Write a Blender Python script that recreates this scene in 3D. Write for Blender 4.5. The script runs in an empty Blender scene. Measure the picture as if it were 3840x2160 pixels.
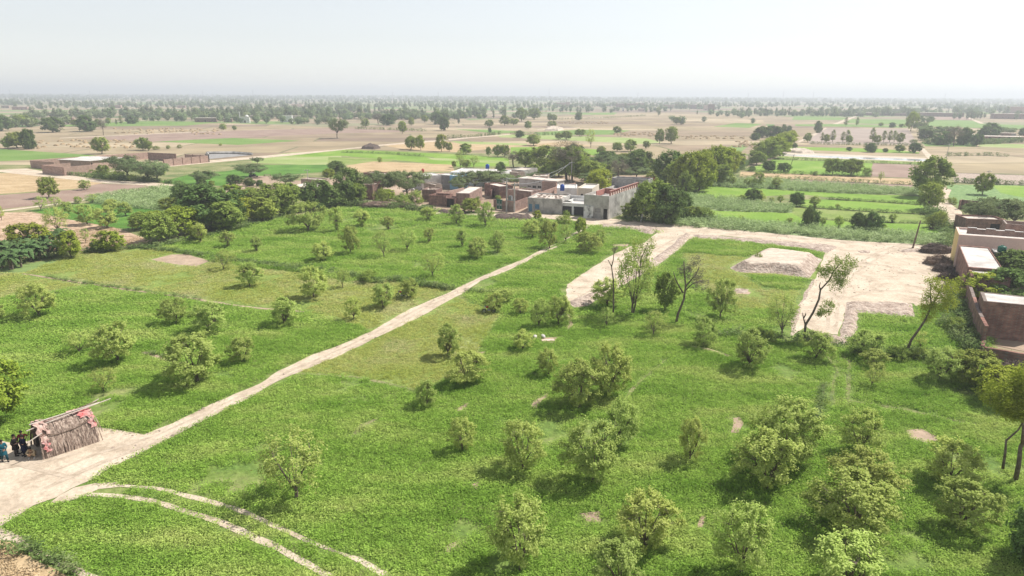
import bpy, bmesh, math, random
import numpy as np
from mathutils import Vector, Matrix, noise
from mathutils.geometry import delaunay_2d_cdt
R = math.radians
sc = bpy.context.scene
COL = sc.collection
rnd = random.Random(7)
nr = np.random.RandomState(11)

# ---------------------------------------------------------------- camera
F, CH, HY = 2560.0, 26.0, 354.0            # focal length in photo pixels, camera height, horizon row
PITCH = math.atan((1080 - HY) / F)
ROLL = R(-0.28)
fw = np.array([0, math.cos(PITCH), -math.sin(PITCH)])
_u = np.array([0, math.sin(PITCH), math.cos(PITCH)])
_c, _s = math.cos(ROLL), math.sin(ROLL)
rt = _c * np.array([1., 0, 0]) - _s * _u
up = _s * np.array([1., 0, 0]) + _c * _u
cam = bpy.data.objects.new('camera', bpy.data.cameras.new('camera'))
COL.objects.link(cam)
cam.data.sensor_width = 36
cam.data.lens = F / 3840 * 36
cam.data.clip_start, cam.data.clip_end = 0.5, 60000
mw = Matrix.Identity(4)
for i in range(3):
    mw[i][0], mw[i][1], mw[i][2] = rt[i], up[i], -fw[i]
mw[2][3] = CH
cam.matrix_world = mw
sc.camera = cam

# ---------------------------------------------------------------- light
SUN_AZ, SUN_EL = R(27), R(52)              # azimuth from +X towards +Y
sd = Vector((math.cos(SUN_EL) * math.cos(SUN_AZ), math.cos(SUN_EL) * math.sin(SUN_AZ), math.sin(SUN_EL)))
sl = bpy.data.lights.new('sun', 'SUN')
sl.energy, sl.angle, sl.color = 4.3, R(0.6), (1.0, 0.95, 0.88)
so = bpy.data.objects.new('sun', sl)
so.rotation_euler = (-sd).to_track_quat('-Z', 'Y').to_euler()
so.location = (0, 0, 200)
COL.objects.link(so)
W_ = bpy.data.worlds.new('World')
sc.world = W_
W_.use_nodes = True
nt = W_.node_tree
nt.nodes.clear()
sky = nt.nodes.new('ShaderNodeTexSky')
sky.sky_type = 'NISHITA'
sky.sun_disc = False
sky.sun_elevation = SUN_EL
sky.sun_rotation = math.pi / 2 - SUN_AZ
sky.altitude = 0
sky.air_density, sky.dust_density, sky.ozone_density = 1.0, 0.3, 1.0
hs = nt.nodes.new('ShaderNodeHueSaturation')
hs.inputs['Saturation'].default_value = 0.36
bg = nt.nodes.new('ShaderNodeBackground')
bg.inputs['Strength'].default_value = 0.083
wo = nt.nodes.new('ShaderNodeOutputWorld')
gm = nt.nodes.new('ShaderNodeGamma'); gm.inputs[1].default_value = 0.75
hs.inputs['Value'].default_value = 1.72
nt.links.new(sky.outputs[0], gm.inputs[0])
nt.links.new(gm.outputs[0], hs.inputs['Color'])
nt.links.new(hs.outputs[0], bg.inputs[0])
nt.links.new(bg.outputs[0], wo.inputs[0])
vs = sc.view_settings
vs.view_transform, vs.look, vs.exposure, vs.gamma = 'Standard', 'None', 0.70, 1.0
sc.cycles.max_bounces = 6
sc.cycles.diffuse_bounces = 3
sc.cycles.transmission_bounces = 3
sc.cycles.volume_bounces = 0
sc.cycles.transparent_max_bounces = 4
sc.cycles.caustics_reflective = sc.cycles.caustics_refractive = False
sc.cycles.use_adaptive_sampling = True

# ---------------------------------------------------------------- photo measurements -> ground
TILES = {'A': (0, 300, .49689), 'B': (1280, 300, .49689), 'C': (2560, 300, .49689),
         'D': (0, 900, .49689), 'E': (1280, 900, .49689), 'F': (2560, 900, .49689),
         'G': (0, 1440, .49689), 'H': (1280, 1440, .49689), 'I': (2560, 1440, .49689),
         'W': (0, 0, 1.4907), 'P': (1280, 600, .24845), 'Q': (1840, 600, .24845),
         'R': (3400, 700, .24845), 'S': (3400, 1040, .24845), 'L': (80, 540, .37267),
         'U': (0, 1500, .17942), 'V': (1740, 1100, .18634), 'X': (2980, 340, .33385),
         'M': (0, 320, .49689), 'N': (1280, 320, .49689), 'O': (2560, 320, .49689)}
def K(t, x, y):
    o = TILES[t]
    return o[0] + x * o[2], o[1] + y * o[2]
def ray(p):
    return fw * F + rt * (p[0] - 1920) + up * (1080 - p[1])
def gz(p, z=0.0):
    d = ray(p)
    if d[2] > -3: d[2] = -3
    t = (z - CH) / d[2]
    return np.array([d[0] * t, d[1] * t])
def gnd(t, x, y, z=0.0): return gz(K(t, x, y), z)
def prj(q):
    q = np.array(q, float) - np.array([0, 0, CH])
    return 1920 + F * q.dot(rt) / q.dot(fw), 1080 - F * q.dot(up) / q.dot(fw)
def hgt(b, ty):
    g = gz(b); lo, hi = 0., 60.
    for _ in range(40):
        m = (lo + hi) / 2
        if prj((g[0], g[1], m))[1] > ty: lo = m
        else: hi = m
    return lo

# ---------------------------------------------------------------- materials
MATS = {}
def ramp_cols(nt, fac, cols, lo=.32, hi=.68, pos=None):
    r = nt.nodes.new('ShaderNodeValToRGB')
    e = r.color_ramp.elements
    while len(e) < len(cols): e.new(0.5)
    for i, c in enumerate(cols):
        e[i].position = pos[i] if pos else (lo + (hi - lo) * i / max(1, len(cols) - 1))
        e[i].color = (*c, 1)
    nt.links.new(fac, r.inputs[0])
    return r.outputs[0]
def mat(name, cols, scale=.5, detail=5, rough=.9, bump=0, bscale=None, fine=0, fscale=4, trans=0, orand=0,
        stretch=None, spec=.15, brick=None, lo=.32, hi=.68, metallic=0, rows=None, hue=0):
    if name in MATS: return MATS[name]
    m = bpy.data.materials.new(name); m.use_nodes = True
    nt = m.node_tree; N = nt.nodes; L = nt.links
    N.clear()
    out = N.new('ShaderNodeOutputMaterial')
    geo = N.new('ShaderNodeNewGeometry')
    vec = geo.outputs['Position']
    tc = N.new('ShaderNodeTexCoord')
    if brick: vec = tc.outputs['Object']
    base = vec
    if stretch:
        mp = N.new('ShaderNodeMapping'); mp.inputs['Rotation'].default_value = (0, 0, stretch[0]); mp.inputs['Scale'].default_value = stretch[1]
        L.new(vec, mp.inputs[0]); vec = mp.outputs[0]
    n1 = N.new('ShaderNodeTexNoise'); n1.inputs['Scale'].default_value = scale; n1.inputs['Detail'].default_value = detail
    n1.inputs['Roughness'].default_value = .6
    L.new(vec, n1.inputs['Vector'])
    col = ramp_cols(nt, n1.outputs[0], cols, lo, hi)
    if brick:
        # bricks run along x+y (walls are axis aligned in their own frame) and z
        sx = N.new('ShaderNodeSeparateXYZ'); L.new(tc.outputs['Object'], sx.inputs[0])
        ad = N.new('ShaderNodeMath'); L.new(sx.outputs[0], ad.inputs[0]); L.new(sx.outputs[1], ad.inputs[1])
        cx = N.new('ShaderNodeCombineXYZ'); L.new(ad.outputs[0], cx.inputs[0]); L.new(sx.outputs[2], cx.inputs[1])
        bt = N.new('ShaderNodeTexBrick'); bt.inputs['Scale'].default_value = 1
        bt.inputs['Brick Width'].default_value = brick[0]; bt.inputs['Row Height'].default_value = brick[1]
        bt.inputs['Mortar Size'].default_value = brick[2]; bt.inputs['Mortar'].default_value = (*brick[3], 1)
        bt.inputs['Bias'].default_value = -.2
        L.new(cx.outputs[0], bt.inputs['Vector'])
        d = N.new('ShaderNodeMixRGB'); d.blend_type = 'MULTIPLY'; d.inputs[0].default_value = 1
        L.new(col, d.inputs[1]); d.inputs[2].default_value = (.62, .6, .6, 1)
        L.new(col, bt.inputs['Color1']); L.new(d.outputs[0], bt.inputs['Color2'])
        col = bt.outputs[0]
    if fine:
        n2 = N.new('ShaderNodeTexNoise'); n2.inputs['Scale'].default_value = fscale; n2.inputs['Detail'].default_value = 3
        L.new(base, n2.inputs['Vector'])
        mr = N.new('ShaderNodeMapRange'); mr.inputs[1].default_value = .3; mr.inputs[2].default_value = .7
        mr.inputs[3].default_value = 1 - fine; mr.inputs[4].default_value = 1 + fine
        L.new(n2.outputs[0], mr.inputs[0])
        h = N.new('ShaderNodeHueSaturation'); L.new(mr.outputs[0], h.inputs['Value']); L.new(col, h.inputs['Color']); col = h.outputs[0]
    if rows:
        mp = N.new('ShaderNodeMapping'); mp.inputs['Rotation'].default_value = (0, 0, rows[0])
        L.new(base, mp.inputs[0])
        wv = N.new('ShaderNodeTexWave'); wv.inputs['Scale'].default_value = rows[1]; wv.inputs['Distortion'].default_value = 1.5
        wv.inputs['Detail Scale'].default_value = .3
        L.new(mp.outputs[0], wv.inputs['Vector'])
        mr = N.new('ShaderNodeMapRange'); mr.inputs[3].default_value = 1 - rows[2]; mr.inputs[4].default_value = 1 + rows[2]
        L.new(wv.outputs['Fac'], mr.inputs[0])
        h = N.new('ShaderNodeHueSaturation'); L.new(mr.outputs[0], h.inputs['Value']); L.new(col, h.inputs['Color']); col = h.outputs[0]
    if orand:
        oi = N.new('ShaderNodeObjectInfo')
        mr = N.new('ShaderNodeMapRange'); mr.inputs[3].default_value = 1 - orand; mr.inputs[4].default_value = 1 + orand
        L.new(oi.outputs['Random'], mr.inputs[0])
        h = N.new('ShaderNodeHueSaturation'); L.new(mr.outputs[0], h.inputs['Value']); L.new(col, h.inputs['Color'])
        if hue:
            mh = N.new('ShaderNodeMapRange'); mh.inputs[3].default_value = .5 - hue; mh.inputs[4].default_value = .5 + hue
            ml = N.new('ShaderNodeMath'); ml.operation = 'MULTIPLY'; ml.inputs[1].default_value = 7.31
            fr = N.new('ShaderNodeMath'); fr.operation = 'FRACT'
            L.new(oi.outputs['Random'], ml.inputs[0]); L.new(ml.outputs[0], fr.inputs[0]); L.new(fr.outputs[0], mh.inputs[0]); L.new(mh.outputs[0], h.inputs['Hue'])
        col = h.outputs[0]
    if trans:
        df = N.new('ShaderNodeBsdfDiffuse'); tl = N.new('ShaderNodeBsdfTranslucent'); mx = N.new('ShaderNodeMixShader')
        mx.inputs[0].default_value = trans
        L.new(col, df.inputs[0]); L.new(col, tl.inputs[0]); L.new(df.outputs[0], mx.inputs[1]); L.new(tl.outputs[0], mx.inputs[2])
        L.new(mx.outputs[0], out.inputs[0])
    else:
        b = N.new('ShaderNodeBsdfPrincipled')
        b.inputs['Roughness'].default_value = rough; b.inputs['Specular IOR Level'].default_value = spec; b.inputs['Metallic'].default_value = metallic
        L.new(col, b.inputs['Base Color']); L.new(b.outputs[0], out.inputs[0])
        if bump:
            n3 = N.new('ShaderNodeTexNoise'); n3.inputs['Scale'].default_value = bscale or scale * 3; n3.inputs['Detail'].default_value = 4
            L.new(vec, n3.inputs['Vector'])
            bp = N.new('ShaderNodeBump'); bp.inputs['Strength'].default_value = 1; bp.inputs['Distance'].default_value = bump
            L.new(n3.outputs[0], bp.inputs['Height']); L.new(bp.outputs[0], b.inputs['Normal'])
    MATS[name] = m
    return m

# soils
m_dry = mat('dry_soil', [(.26, .19, .135), (.35, .26, .19), (.42, .325, .245)], .05, 6, fine=.15, fscale=.6, bump=.2, bscale=1.2)
m_road = mat('pale_dirt', [(.34, .27, .20), (.49, .405, .31), (.56, .475, .375)], .35, 9, fine=.14, fscale=3, bump=.05, bscale=4)
m_site = mat('pale_fill', [(.32, .26, .205), (.48, .405, .325), (.56, .48, .395)], .16, 9, lo=.28, hi=.62, fine=.14, fscale=1.4, bump=.14, bscale=2, stretch=(R(-12), (1, 3, 1)))
m_bank = mat('clod_soil', [(.22, .165, .13), (.38, .30, .245), (.50, .42, .35)], 1.3, 6, fine=.25, fscale=5, bump=.3, bscale=2.5)
m_plough = mat('ploughed_soil', [(.22, .15, .12), (.27, .19, .15), (.31, .23, .18)], .08, 5, fine=.12, fscale=2, bump=.12, rows=(R(20), .55, .10))
m_plough2 = mat('ploughed_grey', [(.26, .20, .17), (.30, .24, .20), (.35, .28, .24)], .04, 5, fine=.1, fscale=1, rows=(R(80), .12, .16))
m_wheat = mat('cut_wheat', [(.30, .21, .11), (.41, .30, .17), (.49, .375, .23)], .12, 6, fine=.18, fscale=1.5, bump=.3, stretch=(R(10), (1, 3, 1)))
m_tan_plain = mat('stubble', [(.26, .195, .13), (.32, .24, .165), (.37, .285, .20)], .03, 6, fine=.12, fscale=.7, bump=.2, stretch=(R(8), (1, 3.5, 1)))
m_straw = mat('red_straw', [(.30, .20, .13), (.44, .31, .21), (.56, .43, .31)], .35, 6, fine=.2, fscale=2, bump=.6, bscale=.7, stretch=(R(15), (1, 2.4, 1)))
m_concrete = mat('pale_concrete', [(.36, .33, .30), (.50, .47, .44), (.58, .56, .52)], .4, 6, fine=.08, fscale=3)
m_water = mat('canal_water', [(.32, .33, .34), (.5, .5, .5)], .1, 2, rough=.12, spec=.9)
# greens (sheets)
def green(name, a, b, c, s=.12, **k): return mat(name, [a, b, c], s, 6, fine=.20, bump=.22, **{**dict(fscale=2.2, bscale=1.6), **k})
m_g_lush = green('lush_fodder', (.055, .13, .018), (.085, .19, .026), (.13, .24, .045))
m_g_under = green('fodder_floor', (.10, .17, .035), (.14, .20, .045), (.22, .24, .09), .35)
m_g_lime = green('lime_crop', (.12, .22, .025), (.165, .275, .035), (.23, .31, .07), .08)
m_g_yel = green('yellow_fodder', (.13, .19, .035), (.19, .25, .06), (.27, .28, .12), .1)
m_g_pale = green('pale_crop', (.20, .27, .08), (.26, .32, .11), (.33, .34, .17), .06)
m_g_far = green('far_crop', (.11, .19, .04), (.14, .23, .05), (.19, .26, .08), .03)
m_g_cane = green('grey_cane', (.16, .22, .09), (.22, .28, .13), (.30, .35, .19), .6)
m_g_corn = green('blue_corn', (.10, .18, .06), (.16, .25, .09), (.24, .33, .14), .7)
m_g_weed = green('weedy_soil', (.11, .15, .05), (.19, .20, .08), (.30, .27, .15), .15)
# leaves
def leaf(name, a, b, c, tr=.26, sc_=11.0, orand=.16, hue=.012): return mat(name, [a, b, c], sc_, 3, trans=tr, orand=orand, hue=hue)
l_citrus = leaf('citrus_leaf', (.23, .31, .06), (.41, .50, .13), (.62, .66, .26), tr=.38)
l_neem = leaf('neem_leaf', (.17, .24, .045), (.26, .33, .07), (.38, .43, .12), sc_=6)
l_bright = leaf('bright_leaf', (.19, .26, .03), (.29, .36, .05), (.42, .45, .09), sc_=6)
l_dark = leaf('dark_leaf', (.09, .15, .04), (.14, .21, .06), (.22, .29, .10), sc_=6)
l_acacia = leaf('acacia_leaf', (.14, .19, .08), (.20, .26, .11), (.28, .33, .15), sc_=6)
l_banana = leaf('banana_leaf', (.05, .10, .03), (.10, .17, .06), (.19, .26, .12), sc_=6)
l_grey = leaf('dry_twig_leaf', (.16, .14, .10), (.22, .20, .14), (.28, .26, .19))
l_far = leaf('far_leaf', (.15, .20, .09), (.21, .27, .12), (.29, .35, .17), sc_=.15, orand=.3, hue=.02)
t_lush = mat('fodder_leaf', [(.18, .32, .045), (.30, .45, .085), (.46, .54, .16)], .10, 9, stretch=(R(32), (1, 2.6, 1)), trans=.35, fine=.3, fscale=3)
t_yel = mat('fodder_leaf_yellow', [(.34, .40, .08), (.45, .47, .14), (.52, .49, .25)], .12, 9, trans=.35, fine=.25, fscale=3)
t_weed = mat('weed_leaf', [(.10, .16, .05), (.17, .24, .08), (.26, .31, .13)], .5, 5, trans=.3, fine=.3, fscale=3)
t_cane = mat('cane_leaf', [(.26, .35, .14), (.36, .46, .21), (.48, .56, .30)], .4, 5, trans=.3, fine=.25, fscale=3)
t_straw = mat('straw_stalk', [(.33, .24, .14), (.47, .36, .22), (.60, .48, .32)], .4, 5, trans=.15, fine=.2, fscale=3)
m_bark = mat('bark', [(.08, .06, .045), (.14, .11, .085), (.20, .17, .13)], 3, 4, bump=.02, bscale=14)
m_bark_pale = mat('pale_bark', [(.22, .19, .15), (.32, .28, .23)], 3, 4)
m_stick = mat('dry_sticks', [(.10, .065, .05), (.17, .12, .09), (.26, .20, .155)], 2.5, 4)
m_stick_d = mat('dark_sticks', [(.05, .035, .03), (.09, .065, .055), (.15, .12, .10)], 2.5, 4)
# walls
mort = (.30, .25, .22)
m_brick = mat('brick', [(.19, .09, .065), (.26, .135, .10), (.34, .20, .15)], .8, 5, brick=(.46, .15, .03, mort), fine=.2, fscale=1.6)
m_brick_d = mat('old_brick', [(.16, .075, .058), (.24, .115, .085), (.33, .18, .14)], .7, 5, brick=(.46, .15, .03, (.2, .16, .14)), fine=.25, fscale=1.4)
m_brick_p = mat('pink_brick', [(.33, .20, .155), (.40, .25, .20), (.46, .31, .25)], .5, 5, brick=(.7, .3, .05, (.40, .31, .26)), fine=.1, fscale=1.2)
m_mud = mat('mud_plaster', [(.26, .20, .16), (.34, .27, .22), (.42, .35, .29)], .9, 5, fine=.12, fscale=2)
m_cement = mat('cement_render', [(.20, .19, .175), (.36, .345, .32), (.47, .45, .42)], .55, 6, fine=.12, fscale=2.5)
m_cement_d = mat('dark_cement', [(.20, .195, .19), (.26, .25, .24), (.32, .31, .30)], .5, 6, fine=.1, fscale=2)
m_white = mat('white_plaster', [(.48, .46, .44), (.66, .65, .63), (.73, .72, .70)], .5, 5, fine=.05)
m_stain = mat('stained_whitewash', [(.16, .15, .14), (.45, .44, .42), (.66, .65, .62), (.68, .67, .65)], 1.1, 7, lo=.36, hi=.60)
m_cream = mat('cream_plaster', [(.50, .45, .37), (.58, .53, .44)], .6, 4, fine=.05)
m_pink = mat('pink_plaster', [(.56, .42, .36), (.62, .47, .41)], .5, 5, fine=.05)
m_yellow = mat('yellow_plaster', [(.60, .46, .20), (.66, .53, .27)], .5, 4, fine=.05)
m_bluewall = mat('sky_blue_wall', [(.20, .42, .60), (.28, .50, .66)], .8, 4)
m_roof = mat('mud_roof', [(.44, .37, .31), (.56, .49, .43), (.64, .58, .52)], .35, 6, fine=.08, fscale=2)
m_roof_g = mat('cement_roof', [(.42, .40, .38), (.52, .50, .47), (.58, .56, .54)], .4, 6, fine=.08, fscale=2)
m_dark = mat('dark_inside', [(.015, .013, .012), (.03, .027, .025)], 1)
m_shutter = mat('black_shutter', [(.03, .027, .03), (.05, .045, .045)], 2, rough=.6)
m_bluedoor = mat('blue_paint', [(.07, .16, .24), (.11, .22, .31)], 3, rough=.6)
m_greendoor = mat('green_gate_paint', [(.01, .09, .06), (.02, .13, .085)], 3, rough=.5)
m_redbrick = mat('red_brick_new', [(.33, .09, .07), (.42, .14, .11)], 1, 4, brick=(.46, .15, .03, (.36, .22, .19)))
m_bluet = mat('blue_plastic', [(.01, .05, .28), (.02, .09, .38)], 3, rough=.4)
m_redp = mat('red_plastic', [(.35, .03, .03), (.45, .06, .05)], 3, rough=.5)
m_concp = mat('pole_concrete', [(.34, .32, .30), (.46, .44, .41)], 1.5, 4)
m_metal = mat('grey_metal', [(.22, .23, .24), (.34, .35, .36)], 3, rough=.5, metallic=.4)
m_black = mat('black_rubber', [(.012, .012, .014), (.03, .03, .032)], 5, rough=.6)
m_reed = mat('grey_reed', [(.13, .09, .075), (.30, .225, .18), (.50, .40, .33)], 7, 4, stretch=(0, (1, 1, .25)), fine=.25, fscale=9)
m_reed2 = mat('brown_reed', [(.14, .10, .075), (.24, .18, .14), (.36, .28, .22)], 7, 4, fine=.25, fscale=9)
m_redcloth = mat('faded_red_cloth', [(.50, .05, .06), (.52, .26, .24), (.50, .38, .35)], 2.2, 4)
m_bamboo = mat('pale_bamboo', [(.45, .38, .32), (.58, .52, .46)], 4)

# ---------------------------------------------------------------- mesh helpers
def mesh_np(name, V, Fq, mats, mi=None, smooth=False):
    V = np.asarray(V, np.float32); Fq = np.asarray(Fq, np.int32)
    me = bpy.data.meshes.new(name)
    me.vertices.add(len(V)); me.vertices.foreach_set('co', V.ravel())
    n, k = Fq.shape
    me.loops.add(n * k); me.loops.foreach_set('vertex_index', Fq.ravel())
    me.polygons.add(n)
    me.polygons.foreach_set('loop_start', np.arange(0, n * k, k, dtype=np.int32))
    me.polygons.foreach_set('loop_total', np.full(n, k, np.int32))
    for m in mats: me.materials.append(m)
    if mi is not None: me.polygons.foreach_set('material_index', np.asarray(mi, np.int32))
    if smooth: me.polygons.foreach_set('use_smooth', np.ones(n, bool))
    me.update(calc_edges=True)
    return me
def link(name, data, parent=None, loc=None, rot=None, scale=None):
    o = bpy.data.objects.new(name, data)
    COL.objects.link(o)
    if parent is not None: o.parent = parent
    if loc is not None: o.location = loc
    if rot is not None: o.rotation_euler = rot
    if scale is not None: o.scale = scale
    return o
def tag(o, label=None, cat=None, group=None, kind=None):
    if label: o['label'] = label
    if cat: o['category'] = cat
    if group: o['group'] = group
    if kind: o['kind'] = kind
    return o
class MB:
    """collects boxes, tubes, quads and writes them as one mesh"""
    def __init__(s): s.v = []; s.f = []
    def quad(s, a, b, c, d):
        n = len(s.v); s.v += [a, b, c, d]; s.f.append((n, n + 1, n + 2, n + 3)); return s
    def box(s, x0, x1, y0, y1, z0, z1, top=0):
        n = len(s.v); t = top
        s.v += [(x0, y0, z0), (x1, y0, z0), (x1, y1, z0), (x0, y1, z0), (x0 + t, y0 + t, z1), (x1 - t, y0 + t, z1), (x1 - t, y1 - t, z1), (x0 + t, y1 - t, z1)]
        s.f += [tuple(n + i for i in q) for q in ((3, 2, 1, 0), (4, 5, 6, 7), (0, 1, 5, 4), (1, 2, 6, 5), (2, 3, 7, 6), (3, 0, 4, 7))]
        return s
    def tube(s, pts, rad, k=6, caps=True):
        pts = [Vector(p) for p in pts]
        if not hasattr(rad, '__len__'): rad = [rad] * len(pts)
        rings = []
        for i, p in enumerate(pts):
            d = (pts[min(i + 1, len(pts) - 1)] - pts[max(i - 1, 0)])
            if d.length < 1e-6: d = Vector((0, 0, 1))
            d.normalize()
            a = d.cross(Vector((1, 0, 0)) if abs(d.x) < .8 else Vector((0, 1, 0))).normalized(); b = d.cross(a)
            n = len(s.v)
            for j in range(k):
                t = 2 * math.pi * j / k
                s.v.append(tuple(p + (a * math.cos(t) + b * math.sin(t)) * rad[i]))
            rings.append(n)
        for i in range(len(rings) - 1):
            for j in range(k):
                j2 = (j + 1) % k
                s.f.append((rings[i] + j, rings[i] + j2, rings[i + 1] + j2, rings[i + 1] + j))
        if caps and k >= 3:
            s.f.append(tuple(rings[0] + j for j in range(k))[::-1]); s.f.append(tuple(rings[-1] + j for j in range(k)))
        return s
    def lathe(s, prof, c=(0, 0), k=14):
        return s.tube([(c[0], c[1], z) for r_, z in prof], [r_ for r_, z in prof], k)
    def mesh(s, name, m, smooth=False):
        me = bpy.data.meshes.new(name); me.from_pydata(s.v, [], s.f); me.materials.append(m)
        if smooth: me.polygons.foreach_set('use_smooth', np.ones(len(me.polygons), bool))
        me.update(); return me
    def build(s, name, m, parent=None, loc=None, rot=None, smooth=False):
        return link(name, s.mesh(name, m, smooth), parent, loc, rot)
def thing(name, label, cat, loc=(0, 0, 0), rz=0, group=None):
    o = link(name, None, None, loc, (0, 0, rz)); o.empty_display_size = .3
    return tag(o, label, cat, group)

# ---------------------------------------------------------------- ground sheets
def poly_pts(spec, jit=1.0):
    """'A 10,20 30,40 B 5,6' -> world xy list with slightly uneven edges"""
    t = None; out = []
    for w in spec.split():
        if w.isalpha(): t = w
        else:
            x, y = map(float, w.split(',')); out.append(gnd(t, x, y))
    res = []
    for i in range(len(out)):
        a, b = out[i], out[(i + 1) % len(out)]
        L_ = np.linalg.norm(b - a); dist = max(30, np.linalg.norm((a + b) / 2))
        st = max(.8, dist * .012) * 1.3
        n = max(1, min(60, int(L_ / st)))
        for j in range(n):
            p = a + (b - a) * j / n
            if 0 < j:
                am = jit * min(.32, .07 + dist * .0012) if dist < 400 else dist * .0008
                nv = noise.noise_vector(Vector((p[0] * .5, p[1] * .5, 3)))
                p = p + np.array([nv[0], nv[1]]) * am * 1.6
            res.append(p)
    return res
LAY = {}
def area_sheet(name, spec, m, layer=1, jit=1.0):
    pts = poly_pts(spec, jit)
    far = np.mean([np.linalg.norm(p) for p in pts])
    LAY[layer] = LAY.get(layer, 0) + 1
    z = layer * .005 + LAY[layer] * .00018
    me = bpy.data.meshes.new(name)
    c0 = np.mean(pts, 0)
    vv, _, ff, _, _, _ = delaunay_2d_cdt([Vector((float(p[0] - c0[0]), float(p[1] - c0[1]))) for p in pts], [], [list(range(len(pts)))], 1, 1e-4)
    me.from_pydata([(v[0] + c0[0], v[1] + c0[1], z) for v in vv], [], ff)
    me.materials.append(m); me.update()
    o = link(name, me); tag(o, kind='structure')
    return pts

# base ground with a far patchwork of fields
def patch_mat(name, cols, pos, bw, bh, rot, line, lw, seed=0):
    m = bpy.data.materials.new(name); m.use_nodes = True
    nt = m.node_tree; N = nt.nodes; L = nt.links
    bs = N['Principled BSDF']; bs.inputs['Roughness'].default_value = .95; bs.inputs['Specular IOR Level'].default_value = .1
    geo = N.new('ShaderNodeNewGeometry'); mp = N.new('ShaderNodeMapping')
    mp.inputs['Rotation'].default_value = (0, 0, rot); mp.inputs['Location'].default_value = (seed, seed * 2, 0); L.new(geo.outputs['Position'], mp.inputs[0])
    wn = N.new('ShaderNodeTexNoise'); wn.inputs['Scale'].default_value = .004; L.new(geo.outputs['Position'], wn.inputs['Vector'])
    wm = N.new('ShaderNodeVectorMath'); wm.operation = 'MULTIPLY_ADD'; wm.inputs[1].default_value = (60, 60, 0)
    L.new(wn.outputs['Color'], wm.inputs[0]); L.new(mp.outputs[0], wm.inputs[2])
    bt = N.new('ShaderNodeTexBrick'); bt.inputs['Scale'].default_value = 1; bt.inputs['Brick Width'].default_value = bw; bt.inputs['Row Height'].default_value = bh
    bt.inputs['Mortar Size'].default_value = lw; bt.inputs['Mortar Smooth'].default_value = 0; bt.offset = .37; bt.squash = 1.7; bt.squash_frequency = 3
    bt.inputs['Color1'].default_value = (0, 0, 0, 1); bt.inputs['Color2'].default_value = (1, 1, 1, 1); bt.inputs['Mortar'].default_value = (0, 0, 0, 1)
    L.new(wm.outputs[0], bt.inputs['Vector'])
    c = ramp_cols(nt, bt.outputs['Color'], cols, pos=pos); c.node.color_ramp.interpolation = 'CONSTANT'
    nz = N.new('ShaderNodeTexNoise'); nz.inputs['Scale'].default_value = .035; nz.inputs['Detail'].default_value = 9; L.new(geo.outputs['Position'], nz.inputs['Vector'])
    mr = N.new('ShaderNodeMapRange'); mr.inputs[1].default_value = .3; mr.inputs[2].default_value = .7; mr.inputs[3].default_value = .78; mr.inputs[4].default_value = 1.22
    L.new(nz.outputs[0], mr.inputs[0])
    st = N.new('ShaderNodeMapping'); st.inputs['Rotation'].default_value = (0, 0, rot); st.inputs['Scale'].default_value = (.05, .9, 1); L.new(geo.outputs['Position'], st.inputs[0])
    n2 = N.new('ShaderNodeTexNoise'); n2.inputs['Scale'].default_value = 1; n2.inputs['Detail'].default_value = 4; L.new(st.outputs[0], n2.inputs['Vector'])
    m2 = N.new('ShaderNodeMapRange'); m2.inputs[1].default_value = .3; m2.inputs[2].default_value = .7; m2.inputs[3].default_value = .86; m2.inputs[4].default_value = 1.14
    L.new(n2.outputs[0], m2.inputs[0])
    mu = N.new('ShaderNodeMath'); mu.operation = 'MULTIPLY'; L.new(mr.outputs[0], mu.inputs[0]); L.new(m2.outputs[0], mu.inputs[1])
    h = N.new('ShaderNodeHueSaturation'); L.new(mu.outputs[0], h.inputs['Value']); L.new(c, h.inputs['Color'])
    mx = N.new('ShaderNodeMixRGB'); L.new(bt.outputs['Fac'], mx.inputs[0]); L.new(h.outputs[0], mx.inputs[1]); mx.inputs[2].default_value = (*line, 1)
    L.new(mx.outputs[0], bs.inputs['Base Color'])
    return m
m_patch = patch_mat('far_patchwork', [(.27, .215, .15), (.31, .245, .165), (.20, .15, .12), (.24, .23, .14), (.12, .20, .055), (.17, .24, .08), (.28, .22, .155), (.12, .17, .07)],
                    [0, .16, .34, .44, .58, .70, .80, .93], 150, 62, R(-14), (.12, .15, .07), 2.2)
m_tan = patch_mat('stubble_plots', [(.28, .22, .14), (.33, .26, .17), (.25, .19, .13), (.37, .30, .20), (.30, .24, .15), (.22, .165, .12)], [0, .2, .4, .55, .72, .9], 95, 38, R(-8), (.17, .16, .09), .8, 31)
me = bpy.data.meshes.new('ground')
me.from_pydata([(-16000, -300, 0), (16000, -300, 0), (16000, 20000, 0), (-16000, 20000, 0)], [], [(0, 1, 2, 3)])
me.materials.append(m_patch)
tag(link('ground', me), kind='structure')

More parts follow.
